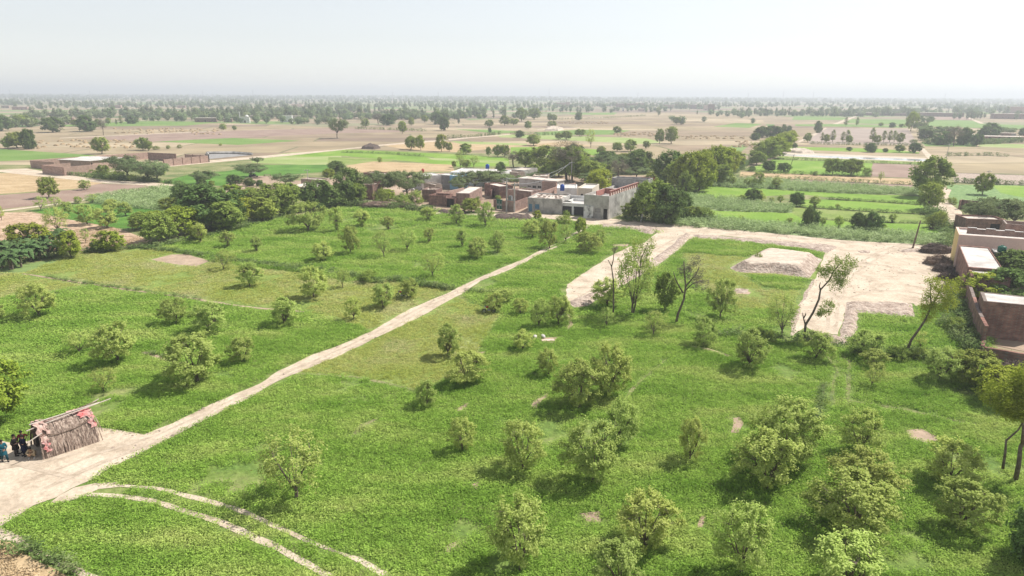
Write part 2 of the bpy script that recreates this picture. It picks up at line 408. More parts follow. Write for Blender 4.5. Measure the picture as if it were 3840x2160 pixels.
FIELDS = [
 # name, material, layer, outline
 ('field', m_tan, 1, 'A -300,400 0,360 800,335 1700,325 2500,355 B 300,340 1000,300 1800,260 2576,240 C 300,250 600,300 700,420 500,480 0,560 B 2400,640 1300,560 B 0,520 A 1900,590 1100,640 -300,640'),
 ('field', m_tan, 1, 'C 700,330 1700,340 2900,370 2900,1000 1900,850 1000,560 420,560'),
 ('field', m_g_weed, 1, 'A -300,640 1300,640 2576,520 B 1300,560 2500,600 C 400,650 C 2000,640 2900,700 2900,1300 2100,1260 1200,1240 0,1160 B 1500,1060 A 2000,1100 0,1420 -300,1440'),
 ('field', m_g_under, 2, 'D -500,300 200,240 700,70 1300,60 A 1700,1130 2576,960 B 600,960 1200,1010 2560,1060 C 600,1180 1150,1230 2050,1300 F 2100,500 2350,850 2900,1000 I 2900,2000 G 0,2000 -900,2000 -900,900'),
 ('field', m_g_far, 2, 'A -300,520 0,520 740,570 200,605 -300,625'),
 ('field', m_g_far, 2, 'A 1160,465 1700,435 2270,458 1800,490'),
 ('field', m_plough, 2, 'A 560,440 1040,415 1800,380 2576,362 B 200,370 620,390 B 100,400 A 2576,402 1800,435 1160,465 800,450'),
 ('field', m_g_far, 2, 'A 450,340 1100,308 1660,318 1400,345 500,352'),
 ('field', m_plough, 2, 'A -300,885 0,868 560,828 740,780 1190,800 1180,830 1000,855 700,888 560,912 0,978 -300,1010'),
 ('field', m_wheat, 2, 'A -300,700 200,705 400,730 800,772 560,822 0,860 -300,880'),
 ('field', m_g_corn, 2, 'A 660,890 1000,850 1240,815 1390,825 1360,930 1240,985 900,960 680,930'),
 ('field', m_g_weed, 3, 'A 560,715 1250,650 1900,585 1900,625 1640,690 1400,760 900,745'),
 ('field', m_g_lush, 4, 'A 1200,770 1480,700 1700,690 1980,640 2480,640 2480,690 1900,740 1700,800 1380,792'),
 ('field', m_g_pale, 2, 'A 1900,585 2200,548 2576,530 B 0,560 0,640 A 2300,640 1900,625'),
 ('field', m_g_lime, 3, 'A 2150,565 2576,535 B 0,525 860,560 1260,590 1270,650 900,655 500,612 0,572 A 2300,580'),
 ('field', m_g_yel, 4, 'B -100,580 400,598 380,612 120,642 -100,642'),
 ('field', m_g_pale, 4, 'B 640,585 1260,612 1260,632 700,605'),
 ('field', m_wheat, 4, 'B 40,645 250,614 840,640 850,690 60,700'),
 ('field', m_g_lime, 3, 'B 1280,508 1600,503 1960,525 2000,570 1270,562'),
 ('field', m_wheat, 2, 'B 320,495 560,475 760,458 900,480 1400,496 860,545 500,525'),
 ('field', m_g_pale, 3, 'B 820,460 1400,480 1400,494 900,482'),
 ('field', m_g_far, 3, 'B 850,372 1150,375 1440,395 1150,402'),
 ('field', m_g_far, 3, 'B 1450,395 1800,375 2180,380 2060,412 1500,416'),
 ('field', m_g_far, 3, 'B 1700,249 2080,245 2060,262 1750,262'),
 ('field', m_g_pale, 2, 'B 1150,408 1700,420 2300,440 2420,470 2300,485 1800,460 1200,432'),
 ('field', m_wheat, 3, 'B 1290,500 1700,462 1900,500 1600,503'),
 # right of the tree-lined channel
 ('field', m_g_far, 2, 'C 230,352 400,325 600,332 500,361'),
 ('field', m_g_far, 2, 'C 840,280 1240,283 1230,303 820,302'),
 ('field', m_g_far, 2, 'C 1260,295 1700,300 1690,338 1230,325'),
 ('field', m_g_far, 2, 'C 850,335 1160,332 1700,345 1690,360 850,348'),
 ('field', m_g_far, 2, 'C 1860,300 2200,306 2240,330 2576,340 2800,342 2800,380 1840,350'),
 ('field', m_plough, 2, 'C 1880,278 2130,280 2210,305 1870,300'),
 ('field', m_plough2, 2, 'C 1080,362 1700,370 1750,440 1780,490 950,480 960,440'),
 ('field', m_g_far, 3, 'C 1800,470 2230,480 2210,505 1830,500'),
 ('field', m_g_pale, 3, 'C 2250,477 2800,490 2800,520 2230,505'),
 ('field', m_g_lime, 3, 'C 800,502 1500,520 1790,545 1780,557 780,525'),
 ('field', m_g_yel, 3, 'C 720,573 1840,616 1840,642 690,602'),
 ('field', m_g_lime, 4, 'C 470,680 680,600 1430,625 1425,730 1050,715 620,700'),
 ('field', m_plough, 4, 'C 1440,630 1810,642 1740,740 1410,728'),
 ('field', m_wheat, 3, 'C 440,690 1000,712 1720,745 1745,792 430,726'),
 ('field', m_plough, 3, 'C 380,735 600,737 1760,795 1800,828 700,762 330,752'),
 ('field', m_g_cane, 3, 'C 60,800 200,750 700,762 1200,800 1780,830 1820,870 1200,858 600,822 60,800'),
 ('field', m_g_lime, 4, 'C -100,880 60,800 150,798 600,820 1200,856 1850,880 1850,945 1350,914 860,860 600,880 350,900 0,880'),
 ('field', m_g_cane, 5, 'C -100,880 0,878 350,900 820,960 825,1003 300,990 0,966 -100,960'),
 ('field', m_g_lime, 4, 'C 820,905 1100,902 1350,916 1850,948 1850,1012 1400,992 820,957'),
 ('field', m_g_yel, 4, 'C 820,960 1400,996 1860,1018 1880,1080 1400,1075 900,1045 820,1003'),
 ('field', m_g_lime, 5, 'C -100,955 0,966 300,990 820,1003 900,1045 1400,1078 1880,1085 1970,1180 1600,1165 900,1110 300,1062 -100,1045'),
 ('field', m_g_cane, 6, 'C -100,1045 300,1060 900,1108 1600,1162 2000,1185 2040,1250 1850,1248 1200,1205 600,1152 -100,1098'),
 ('field', m_tan, 3, 'C 1930,568 2440,590 2700,680 2900,720 2040,698 1960,640'),
 ('field', m_bank, 4, 'C 2040,702 2576,720 2800,725 2800,800 2050,770'),
 ('field', m_g_corn, 3, 'C 1990,790 2576,795 2900,810 2900,950 2200,915 2100,965 2010,900'),
 ('field', m_g_lime, 4, 'C 2330,795 2900,805 2900,900 2560,885 2400,852'),
 # straw yard on the left
 ('field', m_straw, 3, 'A -300,1010 20,1000 240,998 560,1060 900,1125 1000,1160 1150,1215 1000,1260 700,1272 560,1300 -300,1250'),
 ('field', m_g_lush, 3, 'A 220,985 640,930 1000,960 1250,990 1200,1120 900,1120 560,1058'),
 # inner village yard
 ('field', m_dry, 3, 'B -100,760 0,730 800,700 1260,660 1500,720 2400,720 2400,900 1400,1010 1200,1000 700,980 300,900 -100,940 A 2200,850 2200,760'),
 ('field', m_dry, 4, 'A 1700,790 1900,725 2060,722 2150,760 2150,900 1700,850'),
]
for n_, m_, l_, s_ in FIELDS: area_sheet(n_, s_, m_, l_)

T1 = ('G -300,1300 -300,640 -200,480 0,430 100,450 740,330 900,350 1090,383 1300,300 1600,150 1960,0 D 2100,990 2350,870 2576,790 E 230,690 520,520 820,395 900,350 1040,285 1200,215 1370,150 '
      '1500,80 1680,10 B 1680,1200 1850,1100 1875,1080 1935,1068 1900,1090 1760,1172 1520,1290 E 1700,22 1500,110 1250,235 1050,310 940,392 860,432 560,600 300,722 0,870 '
      'D 2330,970 2100,1060 1700,1280 1380,1449 G 1150,480 1050,532 790,660 720,712 540,790 420,860 250,920 0,1080 -300,1180')
ROADS = [
 ('dirt_track', m_road, 7, T1),
 ('dirt_road', m_road, 7, 'B 200,905 620,985 700,1000 1150,1010 1420,1000 1760,1030 2260,1060 2576,1095 C 600,1150 1200,1210 1850,1245 1960,1270 2020,1190 2000,1050 1990,990 1880,950 1930,850 1965,805 2030,830 1995,900 '
  '2040,950 2110,1000 2135,1080 2140,1130 F 2060,60 2000,330 2040,335 2120,460 1760,500 1740,480 1240,470 1200,640 1170,715 1000,700 930,655 830,720 870,540 990,330 1060,150 1090,60 700,20 C 700,1215 300,1175 50,1200 -40,1290 '
  'B 2300,1449 E 2150,330 1980,430 1760,510 1700,470 1700,340 2000,140 2180,50 B 2290,1230 2400,1140 2380,1115 2000,1092 1900,1100 1760,1068 1440,1035 1150,1030 700,1015 560,985 200,930'),
 ('dirt_track', m_road, 7, 'A -300,682 0,678 200,668 480,712 800,758 1100,772 1390,797 1390,822 1250,835 1130,850 1190,820 1100,795 800,780 420,740 0,695 -300,690'),
 ('dirt_track', m_road, 7, 'A 470,712 800,690 1250,645 1500,615 1900,580 2300,545 2576,522 B 300,488 560,466 760,452 960,433 1280,407 1285,413 960,440 760,462 560,476 300,497 0,528 A 2300,560 1900,598 1250,657 520,722'),
 ('dirt_track', m_road, 7, 'A -300,1010 0,985 560,915 700,890 700,896 560,924 0,997 -300,1025'),
 ('dirt_track', m_road, 7, 'B 600,272 1320,236 1320,240 600,278'),
 ('dirt_track', m_road, 7, 'B 1480,375 1800,358 1800,362 1480,381'),
 ('dirt_track', m_road, 7, 'C 1860,605 1790,520 1780,500 1800,500 1830,525 1880,570 1900,605'),
 ('dirt_track', m_road, 7, 'C 1130,333 1300,270 1320,270 1250,305 1170,333'),
 ('dirt_track', m_road, 7, 'C 860,470 960,420 1080,360 1090,362 980,430 890,470'),
 ('dirt_track', m_road, 7, 'C 2125,278 2150,278 2275,328 2250,330'),
 ('dirt_track', m_road, 7, 'A 450,437 1000,412 1700,382 1700,385 1000,416 450,441'),
 ('wheel_rut', m_road, 6, 'G 540,828 720,772 900,757 1150,772 1400,828 1700,905 1850,950 2000,1020 2300,1155 2576,1272 H 150,1312 400,1449 300,1460 150,1362 0,1292 G 2300,1195 2000,1062 1850,990 1700,943 1400,862 1150,795 900,778 720,798 560,850'),
 ('wheel_rut', m_road, 6, 'G 540,828 700,822 900,832 1150,866 1400,943 1600,1000 1700,1030 1850,1095 2100,1205 2350,1345 2540,1449 2440,1460 2330,1395 2080,1255 1830,1150 1690,1085 1590,1045 1400,985 1150,900 900,862 700,850 560,850'),
 ('footpath', m_road, 6, 'G -200,1040 0,1090 150,1150 220,1215 400,1310 560,1370 760,1460 620,1460 540,1420 380,1350 200,1260 120,1200 -200,1140'),
 ('stubble_corner', m_wheat, 5, 'G -300,1200 60,1180 150,1260 300,1350 420,1400 600,1500 600,1900 -300,1900'),
 ('footpath', m_road, 8, 'G 380,900 440,850 560,785 720,752 900,745 760,790 600,860 480,900'),
 ('channel_water', m_water, 8, 'C 740,560 1200,578 1840,600 1835,614 1200,592 745,568'),
 ('channel_bank', m_site, 7, 'C 720,545 900,530 1000,553 1840,590 1845,620 1200,597 740,573'),
]
EXCL = []
for n_, m_, l_, s_ in ROADS:
    p = area_sheet(n_, s_, m_, l_, .8)
    if n_ not in ('channel_water', 'channel_bank'): EXCL.append(np.array(p))
def bund(spec, w, m, layer=6):
    t = None; out = []
    for q in spec.split():
        if q.isalpha(): t = q
        else: out.append(gnd(t, *map(float, q.split(','))))
    L_, R_ = [], []; acc = []
    for a, b in zip(out, out[1:]):
        n = max(1, int(np.linalg.norm(b - a) / 1.5)); acc += [a + (b - a) * j / n for j in range(n)]
    acc.append(out[-1])
    for i, p in enumerate(acc):
        d = acc[min(i + 1, len(acc) - 1)] - acc[max(i - 1, 0)]; d = d / (np.linalg.norm(d) + 1e-9); n = np.array([-d[1], d[0]])
        p = p + n * rnd.uniform(-.12, .12); ww = w / 2 * rnd.uniform(.5, 1.3); L_.append(p + n * ww); R_.append(p - n * ww)
    pts = L_ + R_[::-1]
    LAY[layer] = LAY.get(layer, 0) + 1; z = layer * .005 + LAY[layer] * .00018
    k = len(L_); V = [(p[0], p[1], z) for p in L_] + [(p[0], p[1], z) for p in R_]
    tag(link('field_bund', mesh_np('field_bund', V, [(i, k + i, k + i + 1, i + 1) for i in range(k - 1)], [m])), kind='structure')
    EXCL.append(np.array(pts))
for sp_, w_, mm_ in [('D 170,255 340,280 700,337 1000,380 1500,450 1800,500 2300,545', .55, m_dry), ('D 1080,845 1200,890 1320,925', .5, m_dry), ('E 60,275 300,318', .4, m_g_weed), ('F 1100,880 1175,980 1120,1180 1130,1260', .28, m_g_weed),
                     ('F 1062,1090 1045,1200 1010,1380', .3, m_g_weed), ('D 2250,1010 E 100,1035 560,1132', .4, m_g_weed), ('E 2460,900 2250,1080 2150,1200', .35, m_g_weed), ('F 1240,1210 1500,1250 1900,1330 2250,1400', .5, m_g_weed),
                     ('E 300,1330 180,1400 60,1500', .35, m_g_weed), ('F 0,790 200,830 350,880', .5, m_dry), ('F 1200,860 1260,920 1240,1130 1250,1200', .35, m_g_weed), ('G 0,1090 160,1160', .5, m_road),
                     ('C 1100,900 1350,913 1840,944', .8, m_stick_d), ('C 820,957 1400,993 1850,1014', .8, m_stick_d), ('C 900,1043 1400,1077 1880,1084', .7, m_stick_d), ('B 0,547 300,556 620,578 700,585', 1.0, m_stick_d),
                     ('C 440,690 1050,722 1420,735 1740,745', 1.0, m_stick_d), ('C 600,738 1000,762 1780,797', 1.2, m_stick_d), ('C 700,602 1100,612 1440,628 1830,642', .9, m_stick_d), ('C 940,484 1300,492 1790,497', 1.3, m_stick_d),
                     ('C 1990,572 2300,572 2450,580', 1.6, m_stick_d), ('C 2040,700 2300,710 2700,722', 1.4, m_stick_d), ('C 2050,775 2576,794 2800,800', 1.2, m_stick_d), ('C 0,452 250,455 470,462', 1.6, m_stick_d), ('B 1290,408 1500,417 1700,414', 1.3, m_stick_d), ('B 80,370 400,380 620,389', 1.3, m_stick_d)]:
    bund(sp_, w_, mm_)
m_rut = mat('worn_dirt', [(.32, .255, .19), (.42, .345, .265), (.50, .42, .33)], .8, 7, fine=.12, fscale=4)
_ne = len(EXCL)
for sp_ in ('G 250,720 700,545 1150,405 1400,295 1700,150 2040,-20 D 2200,985 2450,880 E 60,800 340,655 680,465 870,385 1100,275 1280,208 1480,105', 'G 300,800 760,600 1150,440 1420,325 1750,165 2080,-15 D 2260,990 2500,885 E 90,815 380,665 700,480 890,400',
            'B 1150,1005 1420,1018 1760,1045 2260,1075 2576,1115 C 600,1168 1200,1222 1850,1256', 'F 1150,690 1180,450 1300,250 1500,120 1700,40', 'F 1090,680 1120,450 1240,240 1440,110 1650,30', 'F 1250,440 1450,380 1700,390 1950,440',
            'F 1180,160 1500,190 1850,260', 'E 1760,450 1950,340 2200,180 2400,60 2576,-40', 'E 1830,470 2040,350 2290,190 2490,70', 'G 0,640 300,590 600,520', 'G -100,560 200,620 500,700', 'C 2080,1110 2060,1020 1990,950 1960,880'):
    bund(sp_, .42, m_rut, 9)
del EXCL[_ne:]
# bare patches in the crops
PATCH = ['D 1140,150 1300,110 1420,108 1580,160 1480,200 1300,180', 'F 365,380 430,370 515,395 500,412 400,408', 'I 360,370 380,260 430,250 460,300 420,370',
         'I 1680,350 1800,340 1960,420 1840,445 1720,410', 'H 850,200 960,140 930,190 880,215', 'I 100,1090 140,990 180,1000 150,1080', 'H 770,1240 860,1190 880,1240 800,1280',
         'H 1800,980 1950,960 1960,1040 1860,1050', 'H 980,760 1040,740 1020,800', 'E 1030,850 1090,840 1070,870', 'E 1520,740 1640,735 1600,775 1520,775', 'H 1430,170 1560,60 1570,90 1470,190',
         'E 2040,38 2170,32 2160,48 2060,50', 'E 1700,560 1730,560 1750,640 1710,680 1700,670 1725,640']
for s_ in PATCH:
    EXCL.append(np.array(area_sheet('bare_patch', s_, m_dry, 5, 2.0)))

# ---------------------------------------------------------------- earth banks and mound (real relief)
def heap(name, spec, m, h_, label, cat, group=None, kind=None, inner=.55, rough=.35, step=.6, flat=None, z0=0.0):
    pts = np.array(poly_pts(spec, 1.0))
    x0, y0 = pts.min(0); x1, y1 = pts.max(0)
    step = max(step, math.sqrt((x1 - x0) * (y1 - y0)) / 90)
    nx, ny = int((x1 - x0) / step) + 2, int((y1 - y0) / step) + 2
    gx, gy = np.meshgrid(x0 + np.arange(nx) * step, y0 + np.arange(ny) * step)
    P_ = np.stack([gx.ravel(), gy.ravel()], 1)
    ins = inside(P_, pts)
    A_ = pts; B_ = np.roll(pts, -1, 0)
    dmin = np.full(len(P_), 1e9)
    for a, b in zip(A_, B_):
        ab = b - a; l2 = max(1e-9, ab.dot(ab))
        t = np.clip(((P_ - a) @ ab) / l2, 0, 1)
        dmin = np.minimum(dmin, np.linalg.norm(P_ - (a + t[:, None] * ab), axis=1))
    z = np.zeros(len(P_))
    for i in range(len(P_)):
        if ins[i]:
            f_ = min(1, dmin[i] / inner); f_ = f_ * f_ * (3 - 2 * f_)
            q = noise.noise(Vector((P_[i][0] * 1.1, P_[i][1] * 1.1, 1))) * .6 + noise.noise(Vector((P_[i][0] * 3, P_[i][1] * 3, 1))) * .4
            z[i] = h_ * f_ * (1 + rough * q * (1 if not flat else max(.08, 1 - f_)) * 1.6)
        else: z[i] = -.05
    V = np.column_stack([P_, z + z0])
    q = []
    for j in range(ny - 1):
        for i in range(nx - 1):
            a = j * nx + i
            if ins[a] or ins[a + 1] or ins[a + nx] or ins[a + nx + 1]: q.append((a, a + 1, a + nx + 1, a + nx))
    mats = [m] + ([flat] if flat else [])
    mi = None
    if flat: mi = [1 if min(V[v][2] for v in f) > h_ * .80 else 0 for f in q]
    o = link(name, mesh_np(name, V, q, mats, mi, True))
    return tag(o, label, cat, group, kind)
def inside(P_, poly):
    x, y = P_[:, 0], P_[:, 1]
    r = np.zeros(len(P_), bool)
    n = len(poly); j = n - 1
    for i in range(n):
        xi, yi = poly[i]; xj, yj = poly[j]
        c = ((yi > y) != (yj > y)) & (x < (xj - xi) * (y - yi) / ((yj - yi) if yj != yi else 1e-12) + xi)
        r ^= c; j = i
    return r
MOUND = 'F 345,210 430,165 560,100 640,92 1060,145 1010,235 960,295 700,255 480,250 400,240'
heap('earth_mound', MOUND, m_bank, 1.35, 'flat-topped pale earth mound with cloddy slopes on the green plot beside the cleared site', 'mound', inner=2.4, rough=.25, step=.45, flat=m_site)
EXCL.append(np.array(poly_pts(MOUND)))
BANKS = [
 ('F 800,740 815,600 880,470 975,290 1010,300 990,340 900,540 850,720', .5, 'brown spoil bank along the left edge of the cleared site'),
 ('F 1225,470 1300,465 1740,480 1760,590 1500,565 1330,550 1330,650 1290,730 1200,770 1180,700 1210,600', .6, 'cloddy soil bank along the near edge of the cleared site'),
 ('F 940,690 1160,715 1250,760 1240,790 1100,780 960,760', .45, 'broken soil lip at the narrow end of the cleared strip'),
 ('E 1700,470 1760,512 1860,500 1985,420 2200,300 2400,190 2560,60 F 60,-40 20,-60 E 2500,30 2330,150 2150,290 1900,390', .55, 'long sloping soil bank on the right side of the wide white track'),
 ('B 1930,1090 2080,1098 2380,1118 2420,1135 2330,1170 2200,1130 1960,1115', .4, 'rubble heap strip between village road and green plot'),
 ('C 60,1165 300,1180 700,1215 1080,1240 1180,1260 1100,1310 900,1270 500,1225 100,1195', .4, 'brown clod bank between village road and the mound plot'),
 ('B 1150,1022 1440,1030 1430,1055 1300,1062 1150,1055', .7, 'dark brown dung heap row below the gate compound'),
 ('B 720,985 960,1000 940,1020 760,1015', .6, 'dark dung heap below the low brick enclosure'),
 ('F 1300,80 1420,75 1430,100 1340,105', .2, 'low scraped heap on the cleared site'),
 ('F 1620,80 1800,65 1790,95 1650,98', .3, 'low soil heap at the foot of the site pole'),
 ('B 145,520 220,490 300,515 250,525', 1.2, 'dark brush and dung heap beside the far track'),
 ('B 1530,385 1590,358 1680,375 1640,385', 1.5, 'pale rubble heap in the distant fields'),
 ('C 760,545 850,525 930,530 1000,553 900,556', 1.0, 'pale sand heap beside the water channel'),
 ('W 1835,730 1850,724 1890,728 1880,738 1850,740', .3, 'small ring of bare soil in the mound plot'),
]
for s_, h_, lb in BANKS:
    mm = m_stick_d if 'dung' in lb else (m_site if ('pale' in lb) else m_bank)
    heap('earth_bank', s_, mm, h_ * (.62 if 'heap' not in lb else 1), lb, 'earth heap', inner=1.0, rough=.5, step=.4)
    EXCL.append(np.array(poly_pts(s_)))

# ---------------------------------------------------------------- crops and weeds (uncountable)
def leaves(C, n_each, spread, size, rs, upbias=.3, elong=.45, nrm=None, nj=.6):
    """quads scattered round centres; nrm = preferred leaf normals"""
    n = len(C) * n_each
    c = np.repeat(C, n_each, 0) + rs.normal(0, 1, (n, 3)) * spread
    u = rs.normal(0, 1, (n, 3)); u[:, 2] *= .6; u[:, 2] += upbias
    w = rs.normal(0, 1, (n, 3)) if nrm is None else np.asarray(nrm) + rs.normal(0, 1, (n, 3)) * nj
    w /= np.linalg.norm(w, axis=1)[:, None]
    if nrm is not None: u -= w * (u * w).sum(1)[:, None]
    u /= np.linalg.norm(u, axis=1)[:, None] + 1e-9
    v = np.cross(u, w); v /= (np.linalg.norm(v, axis=1)[:, None] + 1e-9)
    s = size * rs.uniform(.65, 1.35, (n, 1))
    u = u * s; v = v * s * elong
    V = np.empty((n, 4, 3)); V[:, 0] = c - u; V[:, 1] = c + v; V[:, 2] = c + u; V[:, 3] = c - v
    return V.reshape(-1, 3), np.arange(n * 4).reshape(-1, 4)
def tuft_proto(name, m, n, rad, h_, size, seed, blade=False):
    rs = np.random.RandomState(seed)
    C = np.column_stack([rs.normal(0, rad * .5, n), rs.normal(0, rad * .5, n), rs.uniform(.02, h_, n)])
    V, Q = leaves(C, 1, .01, size, rs, upbias=1.2 if blade else .2, elong=.2 if blade else .55, nrm=np.tile([0, 0, 1.], (n, 1)), nj=.8 if blade else .5)
    return bpy.data.objects.new(name, mesh_np(name, V, Q, [m]))
def proto_col(name, objs):
    c = bpy.data.collections.new(name)
    for o in objs: c.objects.link(o)
    return c
PC = {k: proto_col('source_' + k, [tuft_proto('tuft', mm, n, r_, h_, s_, 5 + i, bl) for i in range(3)]) for k, mm, n, r_, h_, s_, bl in (
    ('lush', t_lush, 150, .55, .26, .052, False), ('yellow', t_yel, 100, .5, .12, .045, False), ('weed', t_weed, 80, .6, .75, .11, False),
    ('cane', t_cane, 60, .7, 1.3, .28, True), ('straw', t_straw, 70, .6, .07, .06, False))}
def scatter(name, pts, scl, src, seed=0):
    """one object: points plus instances of leafy tufts"""
    me = bpy.data.meshes.new(name)
    me.from_pydata([tuple(p) for p in pts], [], [])
    a = me.attributes.new('sc', 'FLOAT_VECTOR', 'POINT'); a.data.foreach_set('vector', np.asarray(scl, np.float32).ravel())
    o = link(name, me)
    ng = bpy.data.node_groups.new(name, 'GeometryNodeTree')
    ng.interface.new_socket('Geometry', in_out='INPUT', socket_type='NodeSocketGeometry')
    ng.interface.new_socket('Geometry', in_out='OUTPUT', socket_type='NodeSocketGeometry')
    n = ng.nodes; gi = n.new('NodeGroupInput'); go = n.new('NodeGroupOutput')
    ci = n.new('GeometryNodeCollectionInfo'); ci.inputs[0].default_value = src
    ci.inputs['Separate Children'].default_value = True; ci.inputs['Reset Children'].default_value = True
    ip = n.new('GeometryNodeInstanceOnPoints'); ip.inputs['Pick Instance'].default_value = True
    rv = n.new('FunctionNodeRandomValue'); rv.data_type = 'FLOAT_VECTOR'
    rv.inputs[0].default_value = (-.1, -.1, 0); rv.inputs[1].default_value = (.1, .1, 6.283)
    na = n.new('GeometryNodeInputNamedAttribute'); na.data_type = 'FLOAT_VECTOR'; na.inputs[0].default_value = 'sc'
    l = ng.links
    l.new(gi.outputs[0], ip.inputs['Points']); l.new(ci.outputs[0], ip.inputs['Instance'])
    l.new(rv.outputs[0], ip.inputs['Rotation']); l.new(na.outputs[0], ip.inputs['Scale']); l.new(ip.outputs[0], go.inputs[0])
    md = o.modifiers.new('scatter', 'NODES'); md.node_group = ng
    return o
def fill(spec, bands=((0, 78, .5, 1.0), (78, 135, .85, 1.6), (135, 210, 1.5, 2.5)), thin=.0, zs=1.0, excl=True, poly=None):
    poly = np.array(poly_pts(spec, 0)) if poly is None else poly
    out, scl = [], []
    x0, y0 = poly.min(0); x1, y1 = poly.max(0)
    for d0, d1, st, s in bands:
        ya, yb = max(y0, -10), min(y1, d1)
        if yb <= ya: continue
        gx, gy = np.meshgrid(np.arange(x0, x1, st), np.arange(ya, yb, st))
        P_ = np.stack([gx.ravel(), gy.ravel()], 1) + nr.uniform(-.5, .5, (gx.size, 2)) * st
        d = np.linalg.norm(P_, axis=1)
        k = (d >= d0) & (d < d1) & (np.abs(P_[:, 0]) < .80 * P_[:, 1] + 6) & (P_[:, 1] > 26)
        P_ = P_[k]
        if not len(P_): continue
        P_ = P_[inside(P_, poly)]
        if excl:
            for e in EXCL:
                if len(P_): P_ = P_[~inside(P_, e)]
                for ox, oy in ((.22, 0), (-.22, 0), (0, .22), (0, -.22)):
                    if len(P_) and d1 < 140: P_ = P_[~inside(P_ + np.array([ox, oy]) * (1 if d1 < 100 else 3), e)]
        for p in P_:
            q = noise.noise(Vector((p[0] * .13, p[1] * .13, 0))) + .5 * noise.noise(Vector((p[0] * .5, p[1] * .5, 4)))
            if q < thin - .62 + rnd.random() * .25: continue
            out.append((p[0], p[1], .02)); k_ = rnd.uniform(.8, 1.25) * s
            scl.append((k_, k_, zs * rnd.uniform(.75, 1.2) * (1 + .25 * q) * (.55 + .45 * s)))
    return out, scl
def crop(name, src, specs, label, cat, **kw):
    P_, S = [], []
    for s_ in specs:
        a, b = fill(s_, **kw); P_ += a; S += b
    if not P_: return
    return tag(scatter(name, P_, S, PC[src]), label, cat, kind='stuff')
YEL = ['D -500,300 200,240 700,70 1150,60 1600,170 2300,260 E 60,320 300,300 800,385 520,520 230,690 0,600 D 2300,540 1500,450 1000,380 700,340 0,440 -500,540',
       'E 860,432 1200,560 1050,800 1000,1000 560,1130 0,1020 D 2200,1010 E 0,870 300,722 560,600',
       'F 0,100 400,130 1040,150 1000,300 700,270 450,260 600,380 900,380 800,520 400,520 100,330']
crop('short_fodder', 'yellow', YEL, 'short yellow-green fodder on the lighter plots either side of the track', 'crop')
for s_ in YEL: area_sheet('field', s_, m_g_yel, 3); EXCL.append(np.array(poly_pts(s_, 0)))
crop('fodder_crop', 'lush', ['D -500,430 200,240 700,70 1150,60 A 1700,1130 2576,965 B 700,975 1150,1055 1450,1060 1760,1070 1900,1100 E 900,350 520,520 230,690 D 2350,870 G 1600,150 1300,300 1090,383 900,350 740,330 0,430 -700,480',
     'B 1900,1100 2400,1140 E 1700,340 1700,520 1760,520 1985,430 2560,60 F 0,-60 900,60 2050,60 2350,850 2900,1000 I 2900,2200 G -900,2400 -900,1400 0,1080 900,600 2120,0 E 560,600 1050,310 1500,110'],
     'knee-high bright green fodder crop covering the orchard plots', 'crop', thin=-.05)
crop('cane_crop', 'cane', ['C 60,800 200,750 700,762 1200,800 1780,830 1820,870 1200,858 600,822', 'C -100,880 0,878 350,900 820,960 825,1003 300,990 0,966',
     'C -100,1045 300,1060 900,1108 1600,1162 2000,1185 2040,1250 1850,1248 1200,1205 600,1152 -100,1098', 'A 660,890 1000,850 1240,815 1390,825 1360,930 1240,985 900,960 680,930'],
     'grey-green tall fodder cane in strips beyond the village road and beside the ploughed field', 'crop', bands=((0, 240, 1.25, 1.2), (240, 320, 1.8, 1.7)), thin=-.5, zs=.8, excl=False)
def line_pts(spec, width, step):
    t = None; out = []
    for w in spec.split():
        if w.isalpha(): t = w
        else:
            x, y = map(float, w.split(',')); out.append(gnd(t, x, y))
    res = []
    for a, b in zip(out, out[1:]):
        n = max(1, int(np.linalg.norm(b - a) / step))
        for j in range(n):
            p = a + (b - a) * (j + rnd.random()) / n
            res.append((p[0] + rnd.gauss(0, width * .4), p[1] + rnd.gauss(0, width * .4), .02))
    return res
